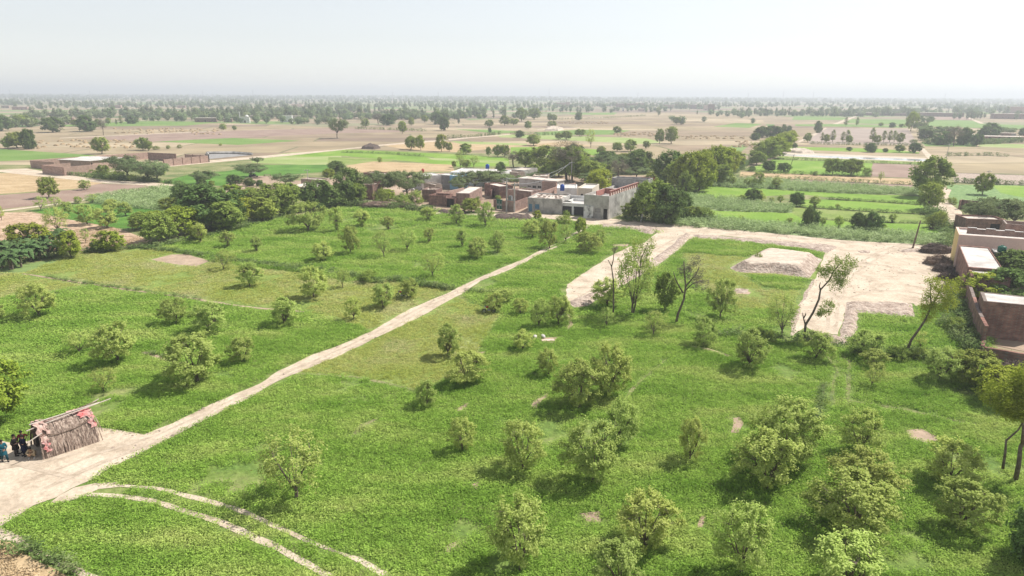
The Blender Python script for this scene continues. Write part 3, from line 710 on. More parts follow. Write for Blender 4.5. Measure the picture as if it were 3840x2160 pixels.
WEEDS = [('A 0,1410 560,1300 800,1290 1050,1265 1300,1245 1700,1150 2200,1000', 1.8, .35, 1.0), ('A 1050,1265 1500,1320 1800,1370 2100,1400 2500,1440', 1.0, .4, .7),
         ('E 60,270 300,330 420,300 560,330 830,385', .9, .35, .9), ('D 1600,165 1900,180 2300,240 2570,260', .8, .4, .6), ('E 930,395 1150,400', .6, .4, .7), ('E 560,350 830,380', .6, .3, .9),
         ('D 340,280 700,335 1100,390 1500,450', .4, .6, .45), ('D 1100,850 1300,915', .4, .6, .4), ('F 1060,1090 1010,1380', .5, .5, .5),
         ('G 60,1210 200,1260 420,1370 600,1430', .8, .4, .7), ('F 200,700 600,740 1000,760 1300,830 1700,880 2000,900', 1.6, .5, 1.0), ('F 2060,460 2150,700 2200,880', 1.6, .25, 1.8),
         ('F 1960,620 2100,800', 1.2, .3, 1.4), ('B 0,950 150,950 400,975 560,985 700,1000', 1.2, .35, 1.2), ('C 1870,1010 1990,1130 2010,1250', 2.2, .3, 1.6),
         ('C 200,800 400,690 560,600', 1.5, .6, 1.3), ('C 900,1040 1400,1075 1880,1085', .5, .6, .6), ('C 1100,902 1350,915 1850,945', .4, .5, .6), ('C 820,958 1400,994 1850,1015', .4, .5, .6),
         ('B 2100,1060 2300,1075 2500,1090', 1.5, .4, 1.2), ('B 0,950 60,960', 1.0, .4, 1.2), ('C 400,735 1000,755 1780,795', .5, .8, .8), ('A 520,715 900,745 1200,770 1380,790', 1.5, .8, .9), ('A 700,740 1000,760 1200,770', 2.0, .6, 1.3),
         ('C 450,680 620,705 1050,722 1420,735', .8, .8, 1.0), ('C 690,600 1100,610 1440,628 1800,640', .6, .9, .8), ('C 950,483 1300,492 1790,495', 1.0, 1.0, 1.2), ('C 1990,575 2300,570 2450,580', 1.2, 1.0, 1.3), ('C 2050,775 2576,795', 1.2, .6, 1.2),
         ('B 0,548 300,555 620,578', .6, 1.0, .8), ('B 1280,410 1500,418 1700,410', 1.2, 1.2, 1.6), ('B 100,370 400,378 640,388', 1.2, 1.2, 1.5), ('B 800,440 1000,430 1200,410', 1.5, 1.2, 1.6), ('B 1600,300 2000,290 2300,270', 1.0, 3, 1.5),
         ('C 1800,480 2100,490 2576,470', 4, .7, 2.2), ('B 2100,1040 2400,1060 C 0,1040 200,1060', 1.5, .4, 1.6)]
P_, S = [], []
for s_, w_, st, z_ in WEEDS:
    pp = line_pts(s_, w_, st)
    P_ += pp
    for p in pp:
        k = rnd.uniform(.7, 1.3) * (1 if p[1] < 150 else 1.5); S.append((k * min(1.4, .5 + w_ * .35), k * min(1.4, .5 + w_ * .35), k * z_))
tag(scatter('wild_grass', P_, S, PC['weed']), 'grey-green weeds and wild grass along field bunds and track edges', 'weeds', kind='stuff')
_ex = EXCL; EXCL = []
a, b = fill('G -300,1280 40,1260 150,1340 300,1430 480,1540 500,1900 -300,1900', excl=False)
EXCL = _ex
tag(scatter('dry_stubble', a, b, PC['straw']), 'dry straw stubble in the bottom left corner', 'stubble', kind='stuff')

a, b = fill('A -300,1010 20,1000 240,998 560,1060 900,1125 1000,1160 1150,1215 1000,1260 700,1272 560,1300 -300,1250', bands=((0, 160, .9, 1.0),), thin=.25, excl=False, zs=1.0)
tag(scatter('cut_straw', a, b, PC['straw']), 'loose cut straw spread over the reddish yard on the left', 'straw', kind='stuff')

def clod(seed):
    bm = bmesh.new(); bmesh.ops.create_icosphere(bm, subdivisions=1, radius=.11); r_ = random.Random(seed)
    for v in bm.verts: v.co = v.co * r_.uniform(.6, 1.3); v.co.z *= .6
    me = bpy.data.meshes.new('clod'); bm.to_mesh(me); bm.free(); me.materials.append(m_bank); return bpy.data.objects.new('clod', me)
PC['clod'] = proto_col('source_clod', [clod(i) for i in range(4)])
a, b = [], []
for q, th_ in ((ROADS[1][3], .22), (ROADS[0][3], .34), ('F 345,210 430,165 560,100 640,92 1060,145 1010,235 1100,330 960,295 700,275 400,260', .2), ('F 820,720 880,540 1000,330 1060,330 940,560 900,720', .0), ('F 1200,440 1760,470 1800,620 1240,760', .0)):
    p_, s_ = fill(q, bands=((0, 170, 1.1, 1.0),), thin=th_ + .35, excl=False); a += p_; b += [(k[0] * rnd.uniform(.4, 1.5),) * 3 for k in s_]
tag(scatter('loose_clods', a, b, PC['clod']), 'small clods and stones strewn over the tracks and the cleared site', 'clods', kind='stuff')

# ---------------------------------------------------------------- trees
def tubes_np(segs):
    """segs: list of (p0, p1, r0, r1, k) -> vertex / quad arrays"""
    V, Q = [], []
    for p0, p1, r0, r1, k in segs:
        d = p1 - p0; l = np.linalg.norm(d)
        if l < 1e-5: continue
        d = d / l
        a = np.cross(d, [1, 0, 0] if abs(d[0]) < .8 else [0, 1, 0]); a /= np.linalg.norm(a); b = np.cross(d, a)
        n = len(V)
        for p, r_ in ((p0, r0), (p1, r1)):
            for j in range(k):
                t = 2 * math.pi * j / k
                V.append(p + (a * math.cos(t) + b * math.sin(t)) * r_)
        for j in range(k): Q.append((n + j, n + (j + 1) % k, n + k + (j + 1) % k, n + k + j))
    return V, Q
def bez(a, b, c, n):
    t = np.linspace(0, 1, n)[:, None]
    return (1 - t) ** 2 * a + 2 * t * (1 - t) * b + t * t * c
KINDS = {
 # H height, R crown radius, zb crown bottom (fraction), stems, nc clusters, nl leaves, cs cluster spread, ls leaf size, tr trunk radius, fork height fraction
 'citrus': dict(H=4.2, R=2.0, zb=.18, st=8, nc=140, nl=48, cs=.18, ls=.10, tr=.13, fk=.12, m=l_citrus, up_=.30, dome=1.0, n=7, gap=.42),
 'sparse': dict(H=4.0, R=1.9, zb=.32, st=7, nc=85, nl=30, cs=.20, ls=.085, tr=.10, fk=.15, m=l_citrus, up_=.3, dome=.9, n=3, gap=.25),
 'goblet': dict(H=3.6, R=1.5, zb=.38, st=5, nc=75, nl=50, cs=.17, ls=.10, tr=.20, fk=.38, m=l_citrus, up_=.3, dome=.9, n=4, gap=.35),
 'neem': dict(H=6.5, R=3.0, zb=.20, st=9, nc=230, nl=32, cs=.30, ls=.20, tr=.20, fk=.22, m=l_neem, up_=.1, dome=1.0, n=4, gap=.45),
 'bright': dict(H=6.0, R=2.8, zb=.18, st=9, nc=210, nl=32, cs=.28, ls=.20, tr=.18, fk=.2, m=l_bright, up_=.1, dome=1.0, n=3, gap=.45),
 'dark': dict(H=7.0, R=3.2, zb=.10, st=9, nc=270, nl=32, cs=.34, ls=.24, tr=.25, fk=.2, m=l_dark, up_=0, dome=1.0, n=4, gap=.4),
 'acacia': dict(H=6.5, R=4.2, zb=.42, st=10, nc=230, nl=40, cs=.30, ls=.14, tr=.18, fk=.25, m=l_acacia, up_=0, dome=.35, n=4, gap=.5),
 'poplar': dict(H=8.5, R=1.25, zb=.20, st=5, nc=110, nl=30, cs=.28, ls=.13, tr=.13, fk=.5, m=l_neem, up_=.5, dome=2, n=2, gap=.2),
 'shrub': dict(H=1.8, R=1.2, zb=.02, st=8, nc=90, nl=30, cs=.18, ls=.085, tr=.04, fk=.02, m=l_neem, up_=.5, dome=1, n=3, gap=.2),
 'fuzzy': dict(H=8.0, R=2.6, zb=.45, st=9, nc=190, nl=34, cs=.34, ls=.075, tr=.22, fk=.55, m=l_grey, up_=.2, dome=1, n=1, gap=.2),
}
def make_tree(kind, seed):
    k = KINDS[kind]; rs = np.random.RandomState(seed * 13 + len(kind) * 7 + 1)
    H, Rr, zb = k['H'], k['R'] * rs.uniform(.92, 1.08), k['zb']
    zc0 = H * zb; hc = H - zc0
    off = rs.normal(0, .06, 2) * Rr
    ph = rs.uniform(0, 6.28, 6)
    C = []
    tries = 0
    while len(C) < k['nc'] and tries < k['nc'] * 30:
        tries += 1
        th = rs.uniform(0, 2 * math.pi); u = rs.uniform(0, 1) ** .8
        # envelope radius at relative height u: vase below, dome above
        if k['dome'] < .5: e = .30 + .75 * math.sqrt(max(0, 1 - (1 - u) ** 2)) if u < .8 else 1.0 - (u - .8) * 1.2
        elif k['dome'] > 1.5: e = (.55 + .45 * math.sin(min(1, u * 2) * 1.57)) * (1 - u ** 3) ** .6
        else: e = math.sqrt(max(0, 1 - (2 * max(u, .04) ** .85 - 1) ** 2)) ** .75
        lump = 1 + .17 * math.sin(2 * th + ph[0]) + .17 * math.sin(3 * th + ph[1] + 4 * u) + .14 * math.sin(5 * th + ph[2] - 7 * u)
        rr = Rr * e * lump
        q = rs.uniform(.35, 1) ** .6
        p = np.array([math.cos(th) * rr * q + off[0], math.sin(th) * rr * q + off[1], zc0 + hc * u * (.86 + .12 * lump) * (1 if k['dome'] > .5 else .8 + .2 * (1 - q * q))])
        g = noise.noise(Vector(p / (Rr * .42)) + Vector((seed * 9.1, 0, 0)))
        if g < .06 - k['gap'] * .12 and rs.rand() < .93: continue
        C.append(p)
    C = np.array(C)
    # stems
    segs = []; nodes = []
    fz = H * k['fk']; tp = np.array([rs.normal(0, .03) * H, rs.normal(0, .03) * H, fz])
    base = np.array([0, 0, -.15])
    trunk = bez(base, np.array([tp[0] * 1.6, tp[1] * .2, fz * .5]), tp, 4)
    for a_, b_ in zip(trunk[:-1], trunk[1:]):
        segs.append((a_, b_, k['tr'] * 1.1, k['tr'] * .95, 7))
    for i in range(k['st']):
        th = 2 * math.pi * (i + rs.uniform(-.3, .3)) / k['st']
        r2 = Rr * rs.uniform(.35, .72); zz = zc0 + hc * rs.uniform(.45, .85)
        e_ = np.array([math.cos(th) * r2 + off[0], math.sin(th) * r2 + off[1], zz])
        m_ = tp * .45 + e_ * .55; m_[:2] *= rs.uniform(.7, 1.3); m_[2] = tp[2] + (zz - tp[2]) * rs.uniform(.35, .6)
        P_ = bez(tp, m_, e_, 6) + rs.normal(0, .02 * Rr, (6, 3)) * np.linspace(0, 1, 6)[:, None]
        P_[0] = tp; r0 = k['tr'] * rs.uniform(.42, .62)
        for j in range(5):
            segs.append((P_[j], P_[j + 1], r0 * (1 - j * .16), r0 * (1 - (j + 1) * .16), 5)); nodes.append(P_[j + 1])
    nodes = np.array(nodes)
    for c in C:
        dd = np.linalg.norm(nodes - c, axis=1) + np.maximum(0, nodes[:, 2] - c[2]) * 1.5
        n0 = nodes[dd.argmin()]
        mid = (n0 + c) / 2 + rs.normal(0, .04 * Rr, 3)
        segs.append((n0, mid, k['tr'] * .13, k['tr'] * .10, 3)); segs.append((mid, c, k['tr'] * .10, k['tr'] * .05, 3))
    V, Q = tubes_np(segs)
    if kind in ('goblet',):       # leafy shoots round the old stump
        C = np.vstack([C, np.column_stack([rs.normal(0, .18, 16), rs.normal(0, .18, 16), rs.uniform(.1, H * .4, 16)])])
    tm = mesh_np(kind + '_trunk', V, Q, [m_bark_pale if kind in ('poplar',) else m_bark])
    # leaves: each cluster elongated outwards into a shoot
    nl = k['nl']; ctr = np.array([off[0], off[1], zc0 + hc * .35])
    out = C - ctr; out /= np.linalg.norm(out, axis=1)[:, None] + 1e-6; out[:, 2] += k['up_']
    t = rs.uniform(-.4, 1.6, (len(C), nl, 1)) * k['cs']
    w = rs.normal(0, 1, (len(C), nl, 3)) * k['cs'] * np.array([.75, .75, .6])
    X = (C[:, None, :] + out[:, None, :] * t + w).reshape(-1, 3)
    on = X - np.array([off[0], off[1], zc0 + hc * .25]); on /= np.linalg.norm(on, axis=1)[:, None] + 1e-6; on[:, 2] += .45
    V, Q = leaves(X, 1, 0, k['ls'], rs, upbias=.25, elong=.55, nrm=on, nj=.55)
    V[:, 2] = np.maximum(V[:, 2], .02)
    cm = mesh_np(kind + '_crown', V, Q, [k['m']])
    return tm, cm, H, Rr
def make_far(shape, seed, m):
    rs = np.random.RandomState(seed)
    H, Rr, zb, nc = {'round': (7, 3.4, .15, 46), 'tall': (11, 2.8, .2, 50), 'flat': (6, 4.2, .35, 46), 'thin': (10, 1.3, .15, 30)}[shape]
    C = []
    for i in range(nc):
        th = rs.uniform(0, 6.28); u = rs.uniform(0, 1)
        e = math.sqrt(max(0, 1 - (2 * u - 1) ** 2)) ** .7 * (1 + .25 * math.sin(2 * th + seed))
        q = rs.uniform(.2, 1) ** .5
        C.append((math.cos(th) * Rr * e * q * .85, math.sin(th) * Rr * e * q * .85, H * (zb + (1 - zb) * u * .92)))
    C = np.array(C)
    on = np.repeat(C - np.array([0, 0, H * .45]), 15, 0); on /= np.linalg.norm(on, axis=1)[:, None] + 1e-6; on[:, 2] += .35
    V, Q = leaves(C, 15, .09 * Rr + .2, .42, rs, .2, .7, nrm=on, nj=.5)
    ts = [(np.array([0, 0, -.2]), np.array([.1, 0, H * .45]), .22, .14, 5)]
    for i in range(4):
        ts.append((np.array([.1, 0, H * .3]), C[rs.randint(nc)], .1, .05, 3))
    V2, Q2 = tubes_np(ts)
    n = len(V); VV = np.vstack([V, np.array(V2)]); QQ = np.vstack([Q, np.array(Q2) + n])
    return mesh_np('far_tree', VV, QQ, [m, m_bark], [0] * len(Q) + [1] * len(Q2)), H, Rr
LIB = {k: [make_tree(k, i) for i in range(KINDS[k]['n'])] for k in KINDS}
FAR = {s: [make_far(s, i + 3, l_far) for i in range(3)] for s in ('round', 'tall', 'flat', 'thin')}

ORDN = ['leftmost'] + [w + ' from left' for w in ('second third fourth fifth sixth seventh eighth ninth tenth eleventh twelfth thirteenth fourteenth fifteenth sixteenth seventeenth '
        'eighteenth nineteenth twentieth twenty-first twenty-second twenty-third twenty-fourth twenty-fifth twenty-sixth twenty-seventh').split()]
NAMES = {'citrus': ('orchard_tree', 'rounded orchard tree'), 'sparse': ('orchard_tree', 'thin-leaved open orchard tree'), 'goblet': ('orchard_tree', 'stubby pruned orchard tree'),
         'neem': ('leafy_tree', 'mid-green leafy tree'), 'bright': ('leafy_tree', 'bright yellow-green tree'), 'dark': ('shade_tree', 'dense dark green tree'),
         'acacia': ('acacia_tree', 'feathery spreading acacia'), 'poplar': ('slender_tree', 'slim upright tree'), 'shrub': ('shrub', 'leafy shrub'), 'fuzzy': ('dry_tree', 'grey half-bare tree'),
         'far': ('distant_tree', 'hazy distant tree')}
KC = {'c': 'citrus', 's': 'sparse', 'g': 'goblet', 'n': 'neem', 'b': 'bright', 'd': 'dark', 'a': 'acacia', 'p': 'poplar', 'h': 'shrub', 'z': 'fuzzy'}
TCOUNT = [0]
USED = set()
def plant(kind, x, y, h_, w_, rz, label, group, var=None):
    nm, desc = NAMES[kind]
    V = LIB[kind]; tm, cm, H, Rr = V[TCOUNT[0] % len(V) if var is None else var]; TCOUNT[0] += 1
    s_z = h_ / (H * 1.03); s_x = (w_ / 2) / (Rr * 1.12)
    s_x = max(.6 * s_z, min((1.9 if kind == 'acacia' else 1.45) * s_z, s_x * (1.15 if kind == 'acacia' else 1)))
    o = link(nm, None, None, (x, y, 0), (0, 0, rz), (s_x, s_x, s_z)); o.empty_display_size = .3
    tag(o, label, 'shrub' if kind == 'shrub' else 'tree', group)
    link('trunk', tm, o); link('crown', cm, o)
    return o
def planted(section, place, spec, kw=1.0, kh=1.0):
    """spec words: TILE letter, then kind:bx,by,top,width"""
    t = None; L_ = []
    for w in spec.split():
        if w.isalpha() and len(w) == 1: t = w; continue
        k, r_ = w.split(':'); bx, by, ty, wd = map(float, r_.split(','))
        b = K(t, bx, by); g = gz(b); h_ = hgt(b, K(t, bx, ty)[1]) * .97
        dist = math.hypot(g[0], g[1]); slant = math.hypot(dist, CH)
        wm = wd * TILES[t][2] * slant / F
        L_.append((KC[k], g[0], g[1], h_ * kh, wm * kw, b[0]))
    # front rows first, each row at most eight so that an ordinal can be found
    L_.sort(key=lambda a: a[2])
    nrow = max(1, math.ceil(len(L_) / 8)); rn = {1: [''], 2: ['front row', 'back row'], 3: ['front row', 'middle row', 'back row'],
        4: ['nearest row', 'second row', 'third row', 'farthest row'], 5: ['nearest row', 'second row', 'third row', 'fourth row', 'farthest row'],
        6: ['nearest row', 'second row', 'third row', 'fourth row', 'fifth row', 'farthest row']}[nrow]
    per = math.ceil(len(L_) / nrow)
    for r_ in range(nrow):
        row = sorted(L_[r_ * per:(r_ + 1) * per], key=lambda a: a[5])
        hm = np.mean([a[3] for a in row]) if row else 1
        for i, (k, x, y, h_, wm, px) in enumerate(row):
            adj = 'large ' if h_ > hm * 1.25 else 'small ' if h_ < hm * .75 else ''
            lb = f"{adj}{NAMES[k][1]} {place}, {rn[r_] + ', ' if rn[r_] else ''}{ORDN[i]}"
            if len(row) == 1 and nrow == 1: lb = f"{adj}{NAMES[k][1]} {place}"
            plant(k, x, y, h_, wm, rnd.uniform(0, 6.28), lb, section)
planted('trees on the left orchard plots', 'on plots left of the track',
 'D c:295,578,330,240 c:-20,590,490,120 s:610,855,690,210 c:890,925,625,270 s:785,1140,970,180 c:1325,635,440,180 c:1585,695,470,260 c:1480,1070,705,400 c:1830,920,730,190 '
 'c:2150,645,440,210 s:1690,225,80,170 c:1890,350,165,170 c:2370,435,205,230')
planted('trees on the middle orchard plots', 'between track and copse',
 'A g:1720,1265,1140,110 g:1935,1300,1175,90 c:2330,1140,920,280 g:2545,1145,960,110 g:1515,1235,1080,110 c:2430,1365,1225,180 '
 'B g:155,1110,980,130 g:355,1130,1030,100 g:655,1060,960,150 c:870,1090,940,120 c:1085,1105,925,140 c:65,1310,1100,150 s:320,1340,1130,160 s:500,1290,1120,170 g:665,1230,1115,90 '
 'g:915,1265,1120,90 c:1030,1350,1190,180 c:1180,1300,1140,120 '
 'E c:95,600,430,130 c:320,510,330,190 c:520,435,290,150 h:205,315,235,150 s:10,360,210,110 s:690,280,90,190')
planted('orchard trees by the narrow track near the village', 'below the cement house',
 'B c:1440,1195,1060,140 c:1570,1270,1060,150 c:1530,1150,1040,120 s:1690,1225,1090,120 h:1680,1090,1030,120 b:1800,1165,1040,100 c:1860,1305,1150,200 c:1950,1250,1130,120 b:1480,1050,985,70 h:1700,1050,990,30')
planted('orchard trees on the right of the track', 'just right of the track',
 'E c:805,880,640,190 c:960,1080,850,310 c:1370,830,690,180 c:1560,1025,820,170 c:1800,1270,920,380 c:2010,1180,780,330 c:640,1260,1060,170 c:1150,540,400,160 c:1490,660,450,170 '
 'c:1640,640,420,180 s:2000,660,510,130 s:2360,720,540,190 c:1350,560,440,120 c:1240,480,380,110')
planted('trees between white track and mound', 'between white track and mound',
 'E c:2000,500,290,250 s:2200,565,10,150 n:2440,535,250,150 h:2290,210,140,70 F c:280,590,300,210 c:160,800,590,200 c:495,970,680,260 c:1000,900,690,220 s:740,730,400,240 h:565,185,105,55 h:650,780,690,90 h:580,730,660,60')
planted('trees near the right house wall', 'near the right boundary wall',
 'F c:1400,880,690,230 c:1440,960,830,170 s:1425,1110,930,160 c:1930,1060,820,250 s:1790,820,690,110 n:2210,1100,850,280 h:1640,900,820,180 h:1780,900,830,150 h:2060,700,600,120 h:2060,500,430,90 h:2090,900,840,120 '
 'b:2430,1230,970,330 h:2350,1080,950,120')
planted('orchard trees in the foreground', 'in the foreground orchard',
 'H c:910,500,260,200 c:1370,650,300,330 c:1890,740,290,400 c:2110,470,110,270 c:1345,1400,870,430 c:2300,1230,830,430 c:2100,1540,1190,360 '
 'I c:60,590,260,180 c:640,790,370,420 c:770,600,120,450 c:1330,520,200,260 c:1340,900,510,430 c:1270,1150,700,520 c:2020,760,450,360 c:2110,1110,760,340 c:430,1430,920,360 c:1200,1580,1160,500 '
 'G s:2230,870,375,500')
planted('trees at the left edge', 'at left edge above the reed hut', 'D b:-20,1400,920,330')
planted('trees of the straw yard and upper left orchard', 'round the straw yard',
 'A c:660,1090,940,150 c:800,1115,960,160 s:440,1160,960,170 c:520,1010,920,80 s:310,985,880,90 n:370,890,730,120 c:640,830,755,70 c:840,990,900,110 c:950,1025,920,110 s:420,960,880,90 '
 'c:590,930,880,80 s:700,930,860,70 s:10,1060,950,60 b:830,1290,1140,190 d:730,1300,1215,80 s:1000,1130,1060,90 s:650,1230,1120,50 b:540,1340,1140,140 b:240,1290,1085,240 h:480,950,920,60 h:200,1230,1190,90 h:-60,980,940,60')
planted('trees of the dense copse', 'in the dense left copse',
 'A n:1200,1225,1000,240 b:1350,1175,960,280 b:1500,1210,1100,110 d:1600,1120,800,400 d:1500,1000,790,280 n:1700,1130,900,300 b:1850,1060,890,240 n:1980,1060,890,220 n:2110,1020,820,250 b:1750,940,790,250 n:1900,940,810,250 '
 'n:2080,960,780,220 b:2340,930,810,80 d:2420,975,760,240 d:2500,960,820,200 d:1380,930,780,150 n:1290,1010,890,200 n:1060,1130,1000,190 b:1170,1110,990,160 d:1800,1100,960,70 n:2200,930,780,150 h:2480,960,890,120')
planted('trees behind the copse', 'beyond the left copse',
 'A a:1540,790,680,180 d:1520,800,735,100 d:1770,800,715,100 d:1880,800,740,90 a:1890,735,630,190 a:2150,800,700,210 a:1945,635,580,80 d:1960,800,755,80 d:2540,720,610,140 b:2480,745,670,110 n:1600,800,760,80')
planted('acacias by the left compound', 'before the left compound',
 'A a:960,745,560,220 a:1125,765,600,240 a:1190,765,645,150 n:780,735,640,70 h:885,745,690,120 h:700,715,680,40 h:1000,760,720,100 h:1230,715,670,40')
planted('trees among the village houses', 'among the village houses',
 'B d:60,935,690,190 n:100,940,790,130 a:300,880,690,230 a:490,880,690,240 b:350,910,830,130 h:460,940,870,120 h:560,930,850,100 a:1000,830,690,260 a:1140,815,690,260 a:900,850,740,130 n:980,1000,900,150 '
 'a:980,930,870,100 d:1370,900,820,110 d:1200,700,625,60 b:1960,870,690,170 a:1330,790,720,130 d:1210,760,680,90 h:1180,900,875,50 h:300,940,840,90', 1.25, 1.08)
planted('grove behind the village', 'in the village grove',
 'B z:1700,760,470,220 n:1540,680,510,180 n:1640,730,600,250 n:1740,760,520,180 n:1860,780,620,290 a:2000,720,570,260 d:2240,700,540,230 z:2090,770,610,180 a:2230,740,660,150 n:2400,720,650,150 b:1450,710,640,90 n:1390,660,530,120 '
 'z:1300,660,540,110 a:1500,760,690,140 d:1750,660,500,130 n:1950,760,640,200 a:2120,690,600,200 n:2340,780,700,130 n:1560,760,650,110 d:1480,780,720,120 n:1820,690,560,160 d:2000,650,545,150 n:2140,650,560,160 a:1900,800,700,180 n:2320,700,600,130 n:2420,780,690,150', 1.2, 1.08)
planted('trees right of the cement house', 'right of the cement house',
 'B n:2350,1065,760,290 d:2450,1080,800,260 n:2260,1040,870,180 n:2180,1040,930,150 C d:-30,1000,840,150 n:80,1050,955,120 h:170,1060,975,130 n:20,1040,960,70')
planted('leafy row along the channel', 'in the long channel row',
 'B d:2480,800,540,180 n:2560,830,600,190 C b:60,850,545,220 b:150,810,530,210 b:250,760,500,190 b:330,730,510,160 b:400,670,540,120 b:120,840,650,180 n:20,870,690,120 n:270,790,640,160 '
 'n:560,640,540,120 n:620,610,450,170 b:680,590,430,160 b:740,550,405,130 b:790,500,390,110 b:820,460,380,70 d:600,435,350,90 d:680,435,345,100 d:545,455,400,60 d:760,405,335,40 d:800,405,345,35 b:660,580,470,100', 1.12, 1.0)
planted('small trees on the lime crop strips', 'on the striped lime crops',
 'C g:375,800,730,50 g:490,810,740,60 c:565,805,695,90 g:708,820,735,80 h:440,910,870,60 d:530,920,820,110 c:575,920,830,80 g:670,925,885,40 g:735,935,870,50 d:860,950,850,110 g:995,965,875,80 g:1165,970,935,60 '
 'd:940,1115,965,80 d:975,1110,970,90 g:1015,1110,1040,50 g:1055,1110,1040,40 g:1175,1125,1025,70 d:1320,1140,1000,90 d:1345,1140,1070,90 d:1430,1145,1000,120 g:1490,1145,1080,70 g:1580,1075,1010,60 g:805,1085,1040,60 s:440,1065,1020,40 s:720,1070,1045,20')
planted('trees along the right lane', 'beside the lane on the right',
 'C n:1860,880,585,250 n:1860,980,770,160 b:2260,865,705,110 h:2030,935,890,60 h:1920,1120,1010,140 h:1940,1060,1000,110 a:2340,1120,880,330 a:2480,1110,900,300 a:2250,1100,930,200 h:2160,1110,1040,60')
planted('trees on the right middle fields', 'right of the channel row',
 'C n:1130,715,590,110 n:1270,720,595,150 d:650,690,610,110 d:760,695,625,100 d:525,685,650,45 h:1390,725,670,60 d:1415,545,475,75 n:1635,545,490,70 d:1750,550,475,70 d:1255,535,505,40 d:1530,545,515,30 d:845,520,475,35 h:1000,720,690,40 s:1490,770,690,40')
planted('thin trees on the grey ploughed field', 'along the grey ploughed field',
 'C p:1130,470,375,40 p:1205,470,390,35 p:1240,470,375,35 n:1255,480,420,45 n:1085,470,410,45 p:1050,470,395,25 p:1430,470,360,45 n:1465,480,415,50 p:1515,470,380,45 p:1560,470,380,40 p:1595,470,380,45 n:1640,480,400,50 '
 'd:1020,400,310,50 n:940,470,400,60 h:1740,475,450,40')
planted('tree cluster in the distant right corner', 'in the distant right cluster',
 'C b:1720,385,240,90 a:1830,350,265,90 a:1790,400,310,100 d:1580,360,320,70 p:1315,350,280,40 p:1230,350,280,40 d:1830,455,370,110 d:1960,490,390,130 a:1880,430,340,170 z:2045,500,340,90 d:2120,490,360,100 d:2215,500,410,70 '
 'd:2310,440,325,150 a:2440,420,355,130 d:2570,420,360,80 n:1650,360,330,50 a:1990,430,345,110 n:1495,350,320,40')
planted('trees on the centre wheat fields', 'on the fields behind the village',
 'B s:900,670,530,80 n:850,660,610,40 n:940,665,600,70 s:1000,660,565,80 n:940,560,480,130 n:1110,575,505,40 n:1180,580,490,70 n:1230,580,490,80 n:525,525,425,100 b:600,530,415,60 b:755,540,410,80 n:815,540,470,50 h:290,620,585,35 '
 'd:1345,435,380,70 n:1450,495,410,110 n:1700,450,385,90 n:1640,450,400,60 n:1800,425,370,100 s:1880,510,370,70 n:2080,405,350,60 n:2400,480,370,80 n:2490,480,350,100 n:2530,335,280,60 n:2180,540,450,100 n:2080,540,470,80 n:1960,560,500,80 n:2300,520,460,50')
planted('trees on the far centre fields', 'on far centre fields',
 'B b:460,405,310,60 d:350,342,260,110 z:280,335,250,80 d:730,335,240,110 d:775,382,280,70 d:1120,395,360,30 n:1410,370,310,60 n:1115,355,300,70 n:1235,345,270,80 n:1300,340,290,80 n:1360,312,210,90 n:1455,300,215,90 n:1590,360,310,120 '
 'd:1790,303,240,60 n:1600,310,260,60 n:1570,310,250,30 n:530,345,280,50 n:630,320,265,60 d:500,300,250,60 n:180,360,290,60 n:900,290,250,90 n:1040,295,260,80')
planted('trees on the far left fields', 'on far left wheat fields',
 'A a:2545,440,280,130 d:400,395,280,150 d:655,388,268,120 z:780,418,290,55 d:10,385,260,130 n:770,558,430,100 n:1080,530,435,90 n:1120,535,460,60 n:60,520,430,60 n:130,515,390,110 n:175,510,400,90 d:220,520,370,80 d:235,522,440,60 b:1685,378,330,45 '
 'n:1770,380,345,30 h:1270,520,495,30 h:1355,515,490,30 h:1180,525,500,60 n:570,350,300,60 n:740,350,295,45 d:1000,330,270,110 p:915,340,265,25 p:880,340,295,35 n:820,335,285,35 n:240,355,285,110 n:170,350,260,110 h:1665,495,480,50')

# ---- hand-placed pruned trees on the plots
def pruned(label, t, base, trunk_pts, tufts, r0=.16, m=l_neem, dead=False, n=34):
    b = K(t, *base); g = gz(b); slant = math.hypot(math.hypot(*g), CH)
    s_ = TILES[t][2] * slant / F
    o = thing('pruned_tree', label, 'tree', (g[0], g[1], 0), 0, 'tall pruned trees')
    hz = lambda y: hgt(b, K(t, base[0], y)[1])
    mb = MB()
    for ln in trunk_pts:
        P_ = [((x - base[0]) * s_, rnd.uniform(-.1, .1) * (i > 0), max(-.1, hz(y)) if y < base[1] else -.1) for i, (x, y) in enumerate(ln)]
        rr = r0 if ln is trunk_pts[0] else r0 * .6
        mb.tube(P_, [rr * (1 - .65 * i / (len(P_) - 1)) for i in range(len(P_))], 7)
    mb.build('trunk', m_bark, o, smooth=True)
    C = []
    rs = np.random.RandomState(len(label))
    for x, y, rad in tufts:
        for _ in range(int(14 * (rad / 50) ** 1.5) + 5):
            v = rs.normal(0, 1, 3); v /= np.linalg.norm(v); q = rs.uniform(.2, 1) ** .5
            C.append(((x - base[0]) * s_ + v[0] * rad * s_ * q, v[1] * rad * s_ * q, max(.3, hz(y) + v[2] * rad * s_ * q * .9)))
    if C:
        V, Q = leaves(np.array(C), n, .17, .075, rs, .1, .55)
        link('crown', mesh_np('crown', V, Q, [m]), o)
    return o
pruned('tall forked tree with one leafy top standing at the narrow end of the cleared strip', 'F', (918, 742),
       [[(918, 742), (914, 640), (955, 550), (985, 450), (985, 375), (1040, 300), (1060, 230), (1100, 170)], [(910, 632), (893, 590), (885, 550)], [(985, 375), (975, 350), (980, 320)], [(895, 590), (905, 560), (903, 548)]],
       [(1080, 200, 80), (1150, 180, 60), (1040, 250, 60), (990, 230, 45), (1090, 330, 55), (1130, 280, 50), (1060, 480, 35), (1030, 540, 40), (1000, 560, 25)], .15)
